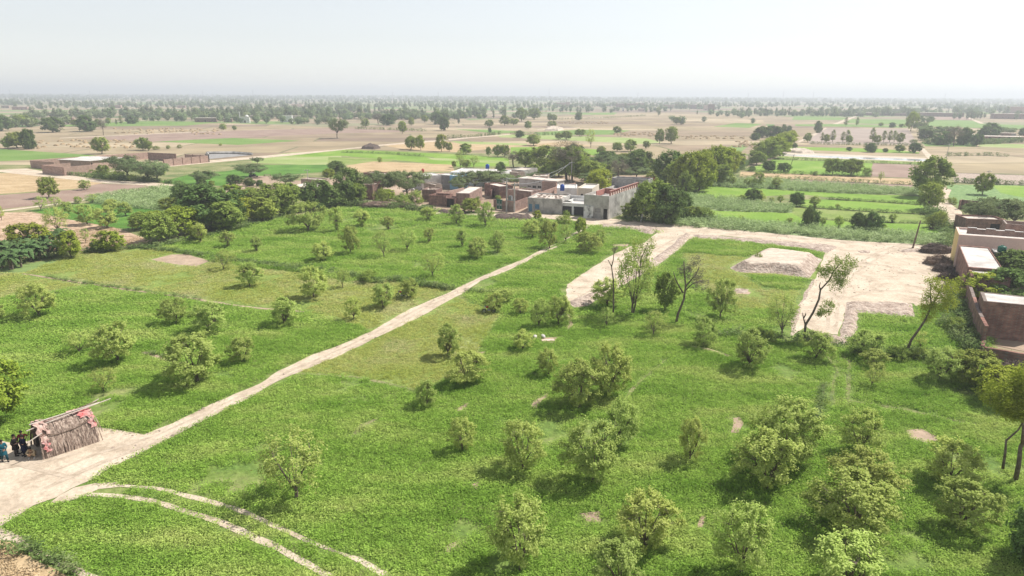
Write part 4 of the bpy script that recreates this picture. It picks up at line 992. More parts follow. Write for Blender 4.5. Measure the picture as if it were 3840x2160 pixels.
pruned('leaning slim tree with a light leafy crown by the near bank of the cleared site', 'F', (1692, 838),
       [[(1692, 838), (1710, 760), (1745, 670), (1775, 600), (1800, 500), (1830, 420), (1850, 340)], [(1750, 660), (1765, 655)], [(1800, 500), (1780, 420), (1770, 330)]],
       [(1780, 300, 45), (1850, 350, 75), (1900, 370, 55), (1800, 410, 60), (1850, 470, 60), (1800, 530, 55), (1920, 480, 50), (1780, 580, 35), (1760, 480, 40)], .15, l_bright)
pruned('bare crooked dead trunk with small twigs rising over a bush beside the white track', 'E', (2050, 575),
       [[(2050, 575), (2052, 500), (2040, 300), (2022, 200), (1995, 150)], [(2022, 200), (2032, 150), (2035, 100), (2055, 50)]], [(2040, 70, 25)], .12, l_grey, n=14)
pruned('tall slender tree with airy foliage leaning over the white track', 'E', (2200, 565),
       [[(2200, 565), (2215, 480), (2225, 350), (2230, 250), (2235, 150), (2260, 80), (2280, 20)], [(2230, 250), (2200, 180), (2190, 120)]],
       [(2250, 60, 70), (2300, 20, 50), (2200, 30, 50), (2210, 150, 50), (2240, 230, 40), (2180, 380, 45), (2240, 350, 35), (2230, 440, 30)], .12, l_neem, n=16)
pruned('dark bare trunk with a grey wispy crown right of the white track', 'E', (2525, 630),
       [[(2525, 630), (2535, 560), (2570, 450), (2575, 350), (2560, 240), (2550, 160)], [(2575, 350), (2640, 260), (2660, 200)], [(2560, 400), (2500, 300), (2480, 240)], [(2575, 380), (2620, 330), (2700, 300)]],
       [(2620, 250, 80), (2680, 330, 60), (2560, 230, 50), (2640, 160, 40)], .17, l_grey, n=22)
pruned('tall rough-barked tree at the right edge with a yellow-green crown', 'I', (2510, 735),
       [[(2510, 735), (2505, 600), (2500, 480), (2520, 350), (2560, 240), (2600, 120), (2620, 0)], [(2500, 460), (2480, 340), (2460, 220), (2440, 100)], [(2420, 640), (2415, 520), (2405, 430), (2460, 350), (2485, 250)]],
       [(2420, 110, 110), (2320, 80, 90), (2500, 30, 110), (2450, -40, 90), (2560, 180, 90), (2600, 60, 110), (2350, 170, 60), (2440, 200, 70)], .17, l_bright, n=60)
g0 = gnd('I', 2560, 1330)
for q in range(2):
    plant('dark', g0[0] + .8 + q * 1.1, g0[1] - q * 2.2, 4.2 - q, 3.0, q * 2.0, ['dark blurred shrubby tree at the right edge of the foreground', 'lower dark shrubby tree in the bottom right corner'][q], 'dark shrubs at the right edge')

# ---- bananas
def banana(seed):
    rs = np.random.RandomState(seed); st = MB(); V = []; Q = []
    n_st = 2
    for s_ in range(n_st):
        bx, by = rs.normal(0, .07, 2); h_ = rs.uniform(1.6, 2.4)
        st.tube([(bx, by, -.1), (bx * 1.1, by, h_ * .6), (bx * 1.2, by * 1.1, h_)], [.15, .12, .08], 8)
        for i in range(9):
            a = i * 2.4 + rs.uniform(-.3, .3); L_ = rs.uniform(1.5, 2.3); u = rs.uniform(.35, 1.3)
            w = rs.uniform(.24, .36); n = 8; n0 = len(V)
            for j in range(n):
                t = j / (n - 1)
                r_ = L_ * t * math.cos(u * .6); z = h_ + L_ * (math.sin(u) * t - .95 * t * t * (1.25 - u * .45))
                wd = w * math.sin(math.pi * min(.97, .08 + t * .9)) ** .6
                cx, cy = bx + math.cos(a) * r_, by + math.sin(a) * r_
                V += [(cx - math.sin(a) * wd, cy + math.cos(a) * wd, z - .1 + rs.normal(0, .03)), (cx, cy, z), (cx + math.sin(a) * wd, cy - math.cos(a) * wd, z - .1 + rs.normal(0, .03))]
            for j in range(n - 1):
                k = n0 + j * 3; Q += [(k, k + 1, k + 4, k + 3), (k + 1, k + 2, k + 5, k + 4)]
    return st.mesh('stem', m_bark), mesh_np('leaves', V, Q, [l_banana])
BAN = [banana(i) for i in range(4)]
bp = [(-60, 1420), (20, 1420), (90, 1430), (160, 1410), (60, 1370), (150, 1360), (230, 1370), (300, 1360), (370, 1340), (440, 1320), (500, 1280), (250, 1320), (340, 1290), (420, 1270), (-20, 1370), (100, 1320), (200, 1300), (460, 1240), (-90, 1380), (30, 1330)]
bp.sort(key=lambda a: (a[1] < 1350, a[0]))
for i, (x, y) in enumerate(bp):
    g = gnd('A', x, y); fr = [q for q in bp if (q[1] < 1350) == (y < 1350)]; k = fr.index((x, y))
    st, lv = BAN[i % 4]
    o = link('banana_plant', None, None, (g[0], g[1], 0), (0, 0, rnd.uniform(0, 6)), [rnd.uniform(.85, 1.15)] * 3)
    tag(o, f"banana plant with torn drooping leaves, {ORDN[k]} in the {'back' if y < 1350 else 'front'} row of the clump", 'banana plant', 'banana clump at the left edge')
    link('stem', st, o); link('leaves', lv, o)

# ---- far trees: near belts as individuals, the haze belts as one mass
def far_obj(x, y, shape, s, label, group):
    me, H, Rr = FAR[shape][rnd.randrange(3)]
    o = link('distant_tree', me, None, (x, y, 0), (0, 0, rnd.uniform(0, 6)), (s * rnd.uniform(.85, 1.2), s * rnd.uniform(.85, 1.2), s))
    tag(o, label, 'tree', group)
BELTS = [  # tile, x0, y0, x1, y1, count, shapes, name of belt
 ('A', -100, 372, 560, 330, 20, 'round flat', 'in the dark belt at far left'),
 ('A', 150, 300, 1300, 280, 26, 'round flat', 'in the far belt behind the left farm wall'),
 ('A', 1100, 310, 1700, 300, 16, 'round flat', 'in the far belt left of the white shrine'),
 ('A', 1650, 315, 2560, 335, 24, 'round flat', 'in the far belt around the white shrine'),
 ('A', 100, 215, 1200, 210, 26, 'tall round', 'in the tall dark line far on the left'),
 ('B', 0, 300, 700, 290, 22, 'round flat', 'in the far belt left of centre'),
 ('B', 0, 235, 900, 225, 24, 'tall thin', 'in the thin tall row far left of centre'),
 ('B', 850, 235, 1650, 240, 24, 'tall thin', 'in the tall far row at the centre'),
 ('B', 1650, 245, 2560, 235, 26, 'round tall', 'in the far belt by the brick school'),
 ('C', 350, 285, 720, 270, 14, 'round thin', 'in the small far plantation right of centre'),
 ('C', 750, 270, 1250, 262, 16, 'tall round', 'in the far row left of the farmhouse'),
 ('C', 1250, 262, 1900, 262, 22, 'round tall', 'in the far row behind the long brick wall'),
 ('C', 2000, 295, 2560, 295, 16, 'tall', 'in the far right row'),
]
for t, x0, y0, x1, y1, n, shp, nm in BELTS:
    sh = shp.split(); xs = sorted(rnd.uniform(0, 1) for _ in range(n))
    for i, u in enumerate(xs):
        x = x0 + (x1 - x0) * u; y = y0 + (y1 - y0) * u + rnd.uniform(-7, 7)
        g = gnd(t, x, y)
        c_ = rnd.choice(sh); far_obj(g[0], g[1], c_, rnd.uniform(.7, 1.1), f"{dict(round='rounded', tall='tall', flat='low spreading', thin='slim')[c_]} tree, {ORDN[i]}, {nm}", 'distant trees ' + nm)
src = bpy.data.collections.new('source_far')
for s_ in FAR:
    for me_, H_, R_ in FAR[s_][:2]: src.objects.link(bpy.data.objects.new('far_tree', me_))
P_, S = [], []
n_try = 0
while len(P_) < 11000 and n_try < 200000:
    n_try += 1
    d = math.exp(rnd.uniform(math.log(620), math.log(9500))); a = rnd.uniform(-.80, .80)
    x, y = d * a, d
    q = noise.noise(Vector((x * .0022 * (1), y * .0045, 2))) + .6 * noise.noise(Vector((x * .008, y * .014, 7)))
    thr = .36 if d < 900 else .22 if d < 1500 else .06 if d < 2600 else -.2
    if q < thr and rnd.random() > (.006 if d < 1500 else .05): continue
    P_.append((x, y, -.1)); k = rnd.uniform(.75, 1.3) * (1 if d < 3000 else 1.5); S.append((k * (1 if d < 3000 else 1.6), k * (1 if d < 3000 else 1.6), k * .9))
tag(scatter('distant_woodland', P_, S, src), 'thousands of hazy trees merging into the flat horizon', 'woodland', kind='stuff')

# ---------------------------------------------------------------- buildings
def wall_grid(mb, L_, h_, th, holes, y0=0.0):
    """front wall slab from x 0..L_, z 0..h_, thickness th, with rectangular holes"""
    xs = sorted({0, L_, *[q for o in holes for q in (o[0], o[1])]}); zs = sorted({-.1, h_, *[q for o in holes for q in (o[2], o[3])]})
    for i in range(len(xs) - 1):
        for j in range(len(zs) - 1):
            cx, cz = (xs[i] + xs[i + 1]) / 2, (zs[j] + zs[j + 1]) / 2
            if any(o[0] < cx < o[1] and o[2] < cz < o[3] for o in holes): continue
            mb.box(xs[i], xs[i + 1], y0, y0 + th, zs[j], zs[j + 1])
def plane_hit(p, A_, B_):
    """photo pixel -> (distance along A-B, height) on the vertical plane through A and B"""
    d = ray(p); ab = B_ - A_; n = np.array([-ab[1], ab[0]]); n = n / np.linalg.norm(n)
    t = (A_ @ n) / (d[:2] @ n)
    q = np.array([0, 0, CH]) + d * t
    return (q[:2] - A_) @ (ab / np.linalg.norm(ab)), q[2]
def house(name, label, t, tl, tr, h_, back, wm, rm, ops=(), par=.3, cat='house', group=None, base=None, depth=None, extra=None, th=.25, roof_over=0, rubble=False, sidem=None):
    """tl, tr: photo points of the front wall's top corners; back: photo point of a back roof corner (or depth metres)"""
    if base is not None: h_ = hgt(K(t, *base), K(t, base[0], tl[1])[1]) if h_ is None else h_
    A_, B_ = gnd(t, *tl, h_), gnd(t, *tr, h_)
    ab = B_ - A_; L_ = float(np.linalg.norm(ab)); u = ab / L_; n = np.array([-u[1], u[0]])
    D_ = depth if depth else float(abs((gnd(t, *back, h_) - A_) @ n))
    D_ = max(2.0, D_)
    o = thing(name, label, cat, (A_[0], A_[1], 0), math.atan2(u[1], u[0]), group)
    holes = []
    for op in ops:
        kind, x0, x1, y0, y1 = op[:5]
        a, z1 = plane_hit(K(t, x0, y0), A_, B_); b, z0 = plane_hit(K(t, x1, y1), A_, B_)
        z0 = max(0.0, z0) if kind not in ('window', 'vent', 'shutter_window') else max(.3, z0)
        if kind in ('door', 'gate', 'doorway', 'shutter'): z0 = 0.0
        a, b = max(.1, a), min(L_ - .1, b); z1 = min(h_ - .15, z1)
        if b - a < .15 or z1 - z0 < .15: continue
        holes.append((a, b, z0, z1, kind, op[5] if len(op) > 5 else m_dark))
    mb = MB(); wall_grid(mb, L_, h_, th, holes)
    mb.box(0, L_, D_ - th, D_, -.1, h_).box(0, th, th, D_ - th, -.1, h_).box(L_ - th, L_, th, D_ - th, -.1, h_)
    mb.build('wall', wm, o)
    rf = MB().box(th - .003, L_ - th + .003, th - .003, D_ - th + .003, h_ - par - .18, h_ - par)
    if roof_over: rf.box(-roof_over, L_ + roof_over, -roof_over, D_ + roof_over, h_ + .003, h_ + .13)
    r_ = rf.build('roof', rm, o)
    if rubble:
        rb = MB()
        for _ in range(60):
            x, y = rnd.uniform(.6, L_ - .8), rnd.uniform(.6, D_ - .8); s_ = rnd.uniform(.12, .4)
            rb.box(x, x + s_ * 1.6, y, y + s_, h_ - par, h_ - par + s_ * .5, .03)
        rb.build('roof_rubble', m_bank, o)
    for a, b, z0, z1, kind, mt in holes:
        nm = {'door': 'door', 'gate': 'gate', 'doorway': 'doorway', 'shutter': 'shutter', 'window': 'window', 'vent': 'vent', 'shutter_window': 'window'}[kind]
        pn = MB().box(a, b, .13 if kind != 'vent' else .10, .17 if kind != 'vent' else .15, z0, z1)
        p_ = pn.build(nm, mt, o)
        if kind in ('door', 'gate', 'shutter_window', 'window'):
            fr = MB(); c = (a + b) / 2; w = .06
            fr.box(a, a + w, .10, .128, z0, z1).box(b - w, b, .10, .128, z0, z1).box(a + w, b - w, .10, .128, z1 - w, z1).box(c - w / 2, c + w / 2, .10, .128, z0, z1 - w)
            fr.build('frame', mt if kind != 'window' else m_cement, p_)
    if extra: extra(o, L_, D_, h_)
    return o, A_, B_, L_, D_, h_
def wall_run(name, label, pts, h_, m, th=.25, piers=0, group=None, cat='wall', cope=None, ragged=0):
    """free-standing wall along world points"""
    o = thing(name, label, cat, (pts[0][0], pts[0][1], 0), 0, group)
    mb = MB(); pr = MB(); cp = MB()
    P_ = [np.array(p) - np.array(pts[0]) for p in pts]
    for a, b in zip(P_, P_[1:]):
        u = b - a; L_ = np.linalg.norm(u)
        if L_ < .1: continue
        u = u / L_; n = np.array([-u[1], u[0]]) * th / 2
        def V(p, z): return (float(p[0]), float(p[1]), float(z))
        seg = max(1, int(L_ / 2.5)) if ragged else 1
        for s_ in range(seg):
            c, d = a + u * L_ * s_ / seg, a + u * L_ * (s_ + 1) / seg
            hh = h_ - rnd.uniform(0, ragged)
            mb.quad(V(c - n, -.1), V(d - n, -.1), V(d - n, hh), V(c - n, hh)).quad(V(d + n, -.1), V(c + n, -.1), V(c + n, hh), V(d + n, hh)).quad(V(c - n, hh), V(d - n, hh), V(d + n, hh), V(c + n, hh))
            mb.quad(V(c + n, -.1), V(c - n, -.1), V(c - n, hh), V(c + n, hh)).quad(V(d - n, -.1), V(d + n, -.1), V(d + n, hh), V(d - n, hh))
        if piers:
            k = int(L_ / piers)
            for j in range(k + 1):
                q = a + u * min(L_, j * L_ / max(1, k)); w = .2
                pr.box(q[0] - w, q[0] + w, q[1] - w, q[1] + w, -.1, h_ + .12)
    mb.build('wall_panel', m, o)
    if pr.v: pr.build('pier', m_brick_d, o)
    return o

def quad_house(name, label, t, c, h_, wm, rm, par=.12, side=None, edge=None, extra=None):
    P_ = [gnd(t, *q, h_) for q in c]; o_ = P_[0]; o = thing(name, label, 'house', (o_[0], o_[1], 0), 0)
    Q_ = [p - o_ for p in P_]; cen = sum(Q_) / 4
    inn = [q + (cen - q) * (.35 / max(1, np.linalg.norm(cen - q)) * 1.3) for q in Q_]
    mb = MB(); sb = MB()
    V = lambda q, z: (float(q[0]), float(q[1]), float(z))
    for i in range(4):
        j = (i + 1) % 4
        tgt = sb if (side and i == 3) else mb
        tgt.quad(V(Q_[i], -.1), V(Q_[j], -.1), V(Q_[j], h_), V(Q_[i], h_)); mb.quad(V(Q_[i], h_), V(Q_[j], h_), V(inn[j], h_), V(inn[i], h_)); mb.quad(V(inn[i], h_), V(inn[j], h_), V(inn[j], h_ - par - .1), V(inn[i], h_ - par - .1))
    mb.build('wall', wm, o)
    if side: sb.build('side_wall', side, o)
    rb = MB(); rb.v = [V(q, h_ - par) for q in inn]; rb.f = [(0, 1, 2, 3)]; rb.build('roof', rm, o)
    if extra: extra(o, Q_, h_)
    return o
# the long cement shop house at the village front
def shop_extra(o, L_, D_, h_):
    MB().tube([(L_ * .46, -.06, h_), (L_ * .46, -.06, .3)], .05, 6).build('drain_pipe', m_cement_d, o)
    MB().box(0.004, L_ - .004, -.06, -.004, h_ - .22, h_ - .02).build('cornice', m_cement, o)
    MB().box(.5, L_ * .35, -.7, -.004, -.05, .22).build('door_step', m_road, o)
hs_, A1, B1, L1, D1, H1 = house('cement_house', 'long low grey cement house with a blue door and blue window on the village road', 'Q', (560, 565), (1078, 592), None, (800, 497), m_cement, m_roof,
      [('door', 575, 625, 660, 775, m_bluedoor), ('shutter_window', 667, 735, 665, 740, m_bluedoor)], base=(560, 790), extra=shop_extra, rubble=True)
u1 = (B1 - A1) / L1; n1 = np.array([-u1[1], u1[0]])
def shop_mid(o, L_, D_, h_):
    MB().box(L_ * .46, L_ * .53, -.35, -.004, -.1, h_ - 1.1).build('gate_pillar', m_white, o)
    mb = MB()
    a, b = .15, L_ * .46 - .1
    for i in range(10):
        x0 = a + (b - a) * i / 10; x1 = a + (b - a) * (i + 1) / 10; z = .35 * math.sin(math.pi * (i + .5) / 10)
        mb.box(x0, x1, -.04, -.004, 2.75, 2.8 + z)
    mb.build('arch_trim', m_cement_d, o)
house('gated_shop', 'white-topped shop section with an arched dark gate and a wide black shutter', 'Q', (1082, 640), (1425, 665), None, (1290, 560), m_white, m_roof_g,
      [('gate', 1085, 1222, 690, 815, m_shutter), ('shutter', 1252, 1400, 700, 828, m_shutter)], base=(1082, 812), extra=shop_mid, par=.5, depth=7)
def pillar_row(o, L_, D_, h_):
    n = 15
    for i in range(n):
        y = .8 + (D_ - 1.2) * i / (n - 1)
        MB().box(L_ - .26, L_ + .012, y - .13, y + .13, h_ + .003, h_ + .95).build('railing_pillar', m_redbrick if i % 1 == 0 else m_cement, o)
    MB().box(L_ - .30, L_ + .05, .6, D_ - .2, h_ + .953, h_ + 1.07).build('railing_cap', m_redbrick, o)
    rp = MB().box(L_ - .22, L_ - .10, .95, D_ - .5, h_ + .003, h_ + .5); rp.build('railing_base', m_pink, o)
    MB().box(L_ * .02, L_ * .40, -.28, -.004, -.1, h_ * .52).build('cracked_panel', m_stain, o)
    MB().box(L_ * .38, L_ - .3, D_ * .30, D_ * .30 + .2, h_ - .45, h_ + .8).build('roof_partition', m_redbrick, o)
    MB().box(L_ * .38, L_ * .38 + .2, D_ * .06, D_ * .30 - .01, h_ - .45, h_ + .7).build('roof_partition', m_redbrick, o)
_, A2, B2, L2, D2, H2 = house('tall_cement_house', 'taller grey cement house end with red railing pillars along its long side wall', 'Q', (1412, 517), (1790, 547), None, (2235, 385), m_cement, m_roof_g,
      [('shutter_window', 1582, 1660, 727, 795, m_cement_d), ('doorway', 1702, 1757, 735, 855, m_dark)], base=(1777, 866), extra=pillar_row, par=.6, rubble=False)
u2 = (B2 - A2) / L2; n2 = np.array([-u2[1], u2[0]])
# upper storey at the back of that house
def lattice(o, L_, D_, h_):
    for i in range(7):
        x = .6 + i * (L_ - 1.2) / 6
        MB().box(x - .35, x + .35, -.05, -.004, h_ - .95, h_ - .40).build('lattice_block', m_cement, o)
        MB().tube([(x - .12, -.09, h_ - .67), (x - .12, -.04, h_ - .67)], .12, 8).tube([(x + .16, -.09, h_ - .67), (x + .16, -.04, h_ - .67)], .12, 8).build('round_opening', m_roof_g if i > 3 else m_cement_d, o)
house('upper_room', 'grey upper room with a lattice parapet at the back of the tall cement house', 'Q', (1828, 268), (2385, 300), 6.8, None, m_cement_d, m_roof_g, depth=4, extra=lattice, par=.5)
# white courtyard house behind
def arches(o, L_, D_, h_):
    for q in (.18, .62):
        mb = MB(); a, b = L_ * q, L_ * (q + .28)
        for i in range(9):
            x0 = a + (b - a) * i / 9; x1 = a + (b - a) * (i + 1) / 9
            mb.box(x0, x1, -.05, -.004, .1, 1.5 + .8 * math.sin(math.pi * (i + .5) / 9))
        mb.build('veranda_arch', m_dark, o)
house('white_courtyard_house', 'white-walled house with two dark arches facing the inner courtyard', 'Q', (1310, 420), (1535, 430), 3.7, (1420, 352), m_cream, m_roof_g, extra=arches)
house('white_side_room', 'white room with a sloping white side wall left of the courtyard arches', 'Q', (1000, 420), (1305, 425), 3.5, (1190, 365), m_white, m_roof_g, par=.2)
house('grey_yard_room', 'grey flat-roofed room in the yard of the tall cement house', 'Q', (1770, 440), (2120, 460), 3.4, None, m_cement_d, m_roof_g, depth=4.5, par=.1)
w_ = [A1 + n1 * D1 + u1 * 2, A1 + n1 * D1 + u1 * L1 * 1.5]
wall_run('courtyard_wall', 'white courtyard wall between the cement house and the arched house', w_, 3.2, m_white, .25)
# long cream house
house('long_cream_house', 'long cream house with two round vents and a row of dark veranda openings', 'Q', (430, 275), (1000, 325), 3.9, (480, 250), m_concrete, m_roof,
      [('vent', 648, 664, 322, 338), ('vent', 733, 749, 327, 343), ('window', 553, 608, 383, 408), ('window', 628, 682, 383, 425), ('window', 708, 760, 388, 426), ('window', 782, 838, 394, 424), ('window', 890, 950, 398, 420, m_cement)], par=.1, roof_over=.25)
house('brick_end_room', 'bright brick end room joined to the long cream house', 'Q', (990, 335), (1090, 300), 3.8, (1040, 290), m_brick_p, m_roof, depth=4)
house('low_brick_house', 'low brick house with a pale mud roof behind the dark round bush', 'Q', (318, 445), (608, 475), 3.0, (500, 420), m_brick, m_roof, [('doorway', 340, 395, 510, 570), ('doorway', 500, 540, 500, 560)])
house('small_brick_store', 'small brick store right of the low brick house', 'Q', (612, 480), (735, 455), 2.9, None, m_brick_p, m_roof, depth=7)
wall_run('brick_lane_wall', 'long pinkish brick wall running back along the lane from the cement house', [gnd('Q', 610, 520, 2.6), gnd('Q', 800, 470, 2.6), gnd('Q', 985, 405, 2.6), gnd('Q', 1280, 345, 2.6)], 2.6, m_brick_p, .25)
# green gate compound
gA, gB, gC, gD = gnd('Q', 48, 740), gnd('Q', 232, 765), gnd('Q', 350, 785), gnd('Q', 555, 705)
wall_run('gate_wall', 'short brick wall section left of the green gate', [gA, gA * .78 + gB * .22], 2.3, m_brick)
wall_run('gate_wall', 'brick wall section right of the green gate behind the transformer poles', [gA * .30 + gB * .70, gB, gC, gD], 2.3, m_brick)
g_, ug = gA * .78 + gB * .22, (gB - gA); Lg = float(np.linalg.norm(ug)) * .48; ag = math.atan2(ug[1], ug[0])
gt = thing('green_gate', 'dark green double metal gate with pale panels set in the brick wall', 'gate', (g_[0], g_[1], 0), ag)
for s_ in (0, 1):
    x0, x1 = Lg * (.03 + .48 * s_), Lg * (.48 + .48 * s_)
    lf = MB().box(x0, x1, -.04, .04, .12, 2.3).build('gate_leaf', m_greendoor, gt)
    MB().box(x0 + .15, x1 - .15, -.07, -.044, 1.0, 1.45, .05).build('pale_panel', m_concp, lf)
    MB().box(x0 + .06, x0 + .12, -.06, -.043, .2, 2.2).box(x1 - .12, x1 - .06, -.06, -.043, .2, 2.2).build('rail', m_concp, lf)
MB().box(-.03, Lg + .03, -.1, .1, 2.303, 2.42).build('gate_frame', m_greendoor, gt)
wall_run('yard_wall', 'old brick yard wall behind the green gate', [gnd('Q', 0, 590), gnd('Q', 70, 520), gnd('Q', 240, 560)], 2.4, m_brick_d, ragged=.3)
house('gate_side_room', 'flat-roofed room between acacia and transformer poles', 'Q', (130, 400), (340, 385), 3.2, (250, 325), m_brick_d, m_roof)
house('small_back_house', 'small brick-ended house at the very back of the village', 'Q', (285, 140), (500, 155), 3.2, (350, 95), m_cement, m_roof, sidem=m_brick)
house('ruined_back_room', 'low pale room in front of the small back house', 'Q', (210, 165), (410, 190), 3.0, None, m_mud, m_roof, depth=3)
house('half_hidden_back_house', 'pale flat-roofed house half hidden in the grove behind the long cream house', 'Q', (630, 240), (860, 245), 2.8, (700, 208), m_mud, m_roof)
# left half of the village (P crop)
house('whitewashed_brick_shed', 'brick shed with a pale sloping mud roof and long side wall', 'P', (1730, 498), (1935, 505), 3.3, (2230, 410), m_brick, m_roof, par=.05)
house('low_brick_room', 'low roofless brick enclosure at the edge of the dung yard', 'P', (1315, 530), (1580, 545), 2.5, (1440, 497), m_brick_d, m_dry, par=2.2)
house('dark_brick_lean_to', 'dark brick lean-to joining the enclosure and the shed', 'P', (1583, 572), (1722, 578), 2.2, None, m_brick_d, m_stick_d, depth=3.5, ops=[('doorway', 1590, 1700, 585, 660)])
house('mud_roofed_hut', 'mud-roofed brick hut with a broken parapet behind the enclosure', 'P', (1212, 445), (1425, 452), 3.0, (1330, 405), m_brick_d, m_roof, rubble=True)
wall_run('village_wall', 'long pinkish brick wall behind the brick shed', [gnd('P', 1440, 500, 2.5), gnd('P', 1620, 460, 2.5), gnd('P', 1850, 410, 2.5)], 2.5, m_brick_p, ragged=.25)
house('big_brick_house', 'big dark brick house with a rubble-strewn roof behind the brush pile', 'P', (150, 365), (470, 378), 3.8, (330, 325), m_brick_d, m_roof, rubble=True)
house('grey_side_house', 'pale grey house with a long rendered side wall and white roof', 'P', (1060, 212), (1215, 245), 3.9, (1440, 205), m_concrete, m_roof_g, par=.1)
house('dark_grey_house', 'dark grey rendered house beside the blue-painted front', 'P', (1455, 222), (1632, 232), 3.9, (1560, 195), m_cement_d, m_roof_g, par=.1)
house('blue_fronted_house', 'sky-blue painted house front with small dark windows', 'P', (1636, 235), (1830, 240), 3.9, (1900, 205), m_bluewall, m_roof_g, [('window', 1645, 1662, 298, 314), ('window', 1685, 1745, 305, 330), ('doorway', 1770, 1810, 300, 390)], par=.1)
house('low_yard_store', 'low white-edged store in front of the grey side house', 'P', (1245, 345), (1410, 372), 2.4, None, m_mud, m_roof, depth=2.5)
house('long_flat_house', 'long flat-roofed white house at the back edge of the village', 'P', (1640, 182), (2190, 200), 3.8, (1900, 125), m_white, m_roof_g, par=.1)
house('far_end_house', 'white house right of the long flat-roofed house', 'P', (2235, 165), (2480, 175), 3.4, (2330, 138), m_white, m_roof)
house('left_back_house', 'low dark brick house with pale roof at the left back of the village', 'P', (330, 188), (640, 215), 3.2, (430, 165), m_brick_d, m_roof, [('doorway', 372, 430, 225, 265)])
house('left_middle_house', 'half hidden pale-roofed house behind the twin acacias', 'P', (645, 215), (800, 225), 3.2, (700, 185), m_mud, m_roof)
house('tin_roofed_shelter', 'dark open shelter with a torn pale roof beyond the copse', 'A', (2190, 800), (2340, 815), 2.6, (2290, 775), m_brick_d, m_roof, [('doorway', 2210, 2310, 830, 870)], par=.02, roof_over=.3)
house('grey_back_store', 'pale flat store beside the pole beyond the copse', 'A', (2270, 745), (2430, 752), 2.6, None, m_mud, m_roof, depth=4)
# water tanks
def tank(t, x, y, z, m, label, r_=.45, h_=.95):
    g = gnd(t, x, y, z); o = thing('water_tank', label, 'water tank', (g[0], g[1], z + .006))
    MB().lathe([(r_, 0), (r_, h_ * .8), (r_ * .85, h_ * .92), (r_ * .4, h_)]).build('tank_body', m, o, smooth=True)
    MB().lathe([(r_ * .38, h_ + .003), (r_ * .38, h_ + .08)]).build('lid', m, o)
tank('Q', 1080, 462, 3.3, m_bluet, 'blue plastic water tank on the white side room roof', .55, 1.5)
tank('P', 2205, 132, 3.7, m_bluet, 'dark blue water tank at the right end of the long flat house', .6, 1.4)
tank('P', 1232, 190, 3.8, m_redp, 'small red water tank on the grey side house roof', .4, 1.1)
tank('R', 1430, 985, 4.2, m_greendoor, 'dull green water tank on the roof below the pink wall', .55, .9)

# ---- far-left walled compound (L crop)
cl = lambda x, y, z=0.0: gnd('L', x, y, z)
wall_run('compound_wall', 'left corner wall of the unfinished brick compound', [cl(330, 182, 2.6), cl(88, 165, 2.6), cl(640, 126, 2.6), cl(1270, 84, 2.6)], 2.6, m_brick_p, .3)
wall_run('compound_wall', 'front corner wall of the brick compound facing the lane junction', [cl(490, 190, 2.8), cl(205, 212, 2.8), cl(420, 232, 2.8), cl(720, 208, 2.8)], 2.8, m_brick_p, .3)
wall_run('compound_wall', 'tall inner end wall at the back of the brick compound', [cl(1272, 84, 3.0), cl(1555, 98, 3.0)], 3.0, m_brick, .3)
wall_run('compound_wall', 'right front wall of the brick compound with evenly spaced piers', [cl(1430, 156, 2.5), cl(1880, 118, 2.5), cl(1650, 103, 2.5)], 2.5, m_brick_p, .3, piers=3.6)
house('compound_shed', 'brick shed with a wide white canopy roof inside the compound', 'L', (690, 172), (1010, 140), 3.2, (790, 120), m_brick_p, m_concrete, [('doorway', 700, 720, 190, 230)], roof_over=.5, par=.05)
o = thing('canopy', 'open white canopy on thin posts left of the compound shed', 'canopy', (*cl(505, 158, 3.2), 0))
p0 = np.array(cl(505, 158, 3.2)); q = [np.array(cl(*c, 3.2)) - p0 for c in ((505, 154), (690, 168), (790, 126), (600, 128))]
mb = MB(); V = [(float(a[0]), float(a[1]), 3.3) for a in q] + [(float(a[0]), float(a[1]), 3.16) for a in q]
mb.v = V; mb.f = [(0, 1, 2, 3), (7, 6, 5, 4), (0, 4, 5, 1), (1, 5, 6, 2), (2, 6, 7, 3), (3, 7, 4, 0)]
mb.build('roof', m_concrete, o)
for a in q: MB().box(a[0] * .93 - .2, a[0] * .93 + .2, a[1] * .93 - .2, a[1] * .93 + .2, -.1, 3.155).build('post', m_brick_d, o)
o = thing('water_basin', 'grey empty concrete basin at the right end of the brick compound', 'basin', (*cl(1890, 145), 0))
p0 = np.array(cl(1890, 145)); bq = [np.array(cl(*c)) - p0 for c in ((1890, 152), (2325, 112), (2130, 98), (1870, 100), (1880, 120))]
mb = MB(); mb.v = [(float(a[0]), float(a[1]), .06) for a in bq]; mb.f = [(0, 1, 2, 3, 4)]; mb.build('floor', m_cement_d, o)
bw = MB()
for a, b in zip(bq[1:], bq[2:] ):
    bw.tube([(a[0], a[1], .5), (b[0], b[1], .5)], .6, 4)
bw.build('rim', m_cement, o)

# ---- houses at the right edge (R and S crops)
HR = 5.6
yA, yB = gnd('R', 790, 722, HR), gnd('R', 1771, 792, HR)
def pink_x(o, L_, D_, h_):
    # crenellated brick parapets behind the pink wall
    mb = MB()
    for i in range(14):
        x = .9 + i * .62; hh = 1.15 + (.16 if (i // 2) % 2 == 0 else 0)
        mb.box(x, x + .62, 1.4, 1.62, h_ - .25, h_ - .25 + hh)
    mb.build('parapet', m_brick, o)
    mc = MB()
    for i in range(14):
        x = .9 + i * .62; hh = 1.15 + (.16 if (i // 2) % 2 == 0 else 0)
        mc.box(x, x + .62, 1.36, 1.66, h_ - .247 + hh, h_ - .18 + hh)
    mc.build('parapet_cap', m_white, o)
    MB().box(-.012, -.002, .0, D_ - .3, .02, h_ + .004).build('side_facing', m_yellow, o)
    MB().box(.9, .95 + .2, D_ - 1.8, D_ - .3, h_ - .25, h_ + .9).build('stair_post', m_yellow, o)
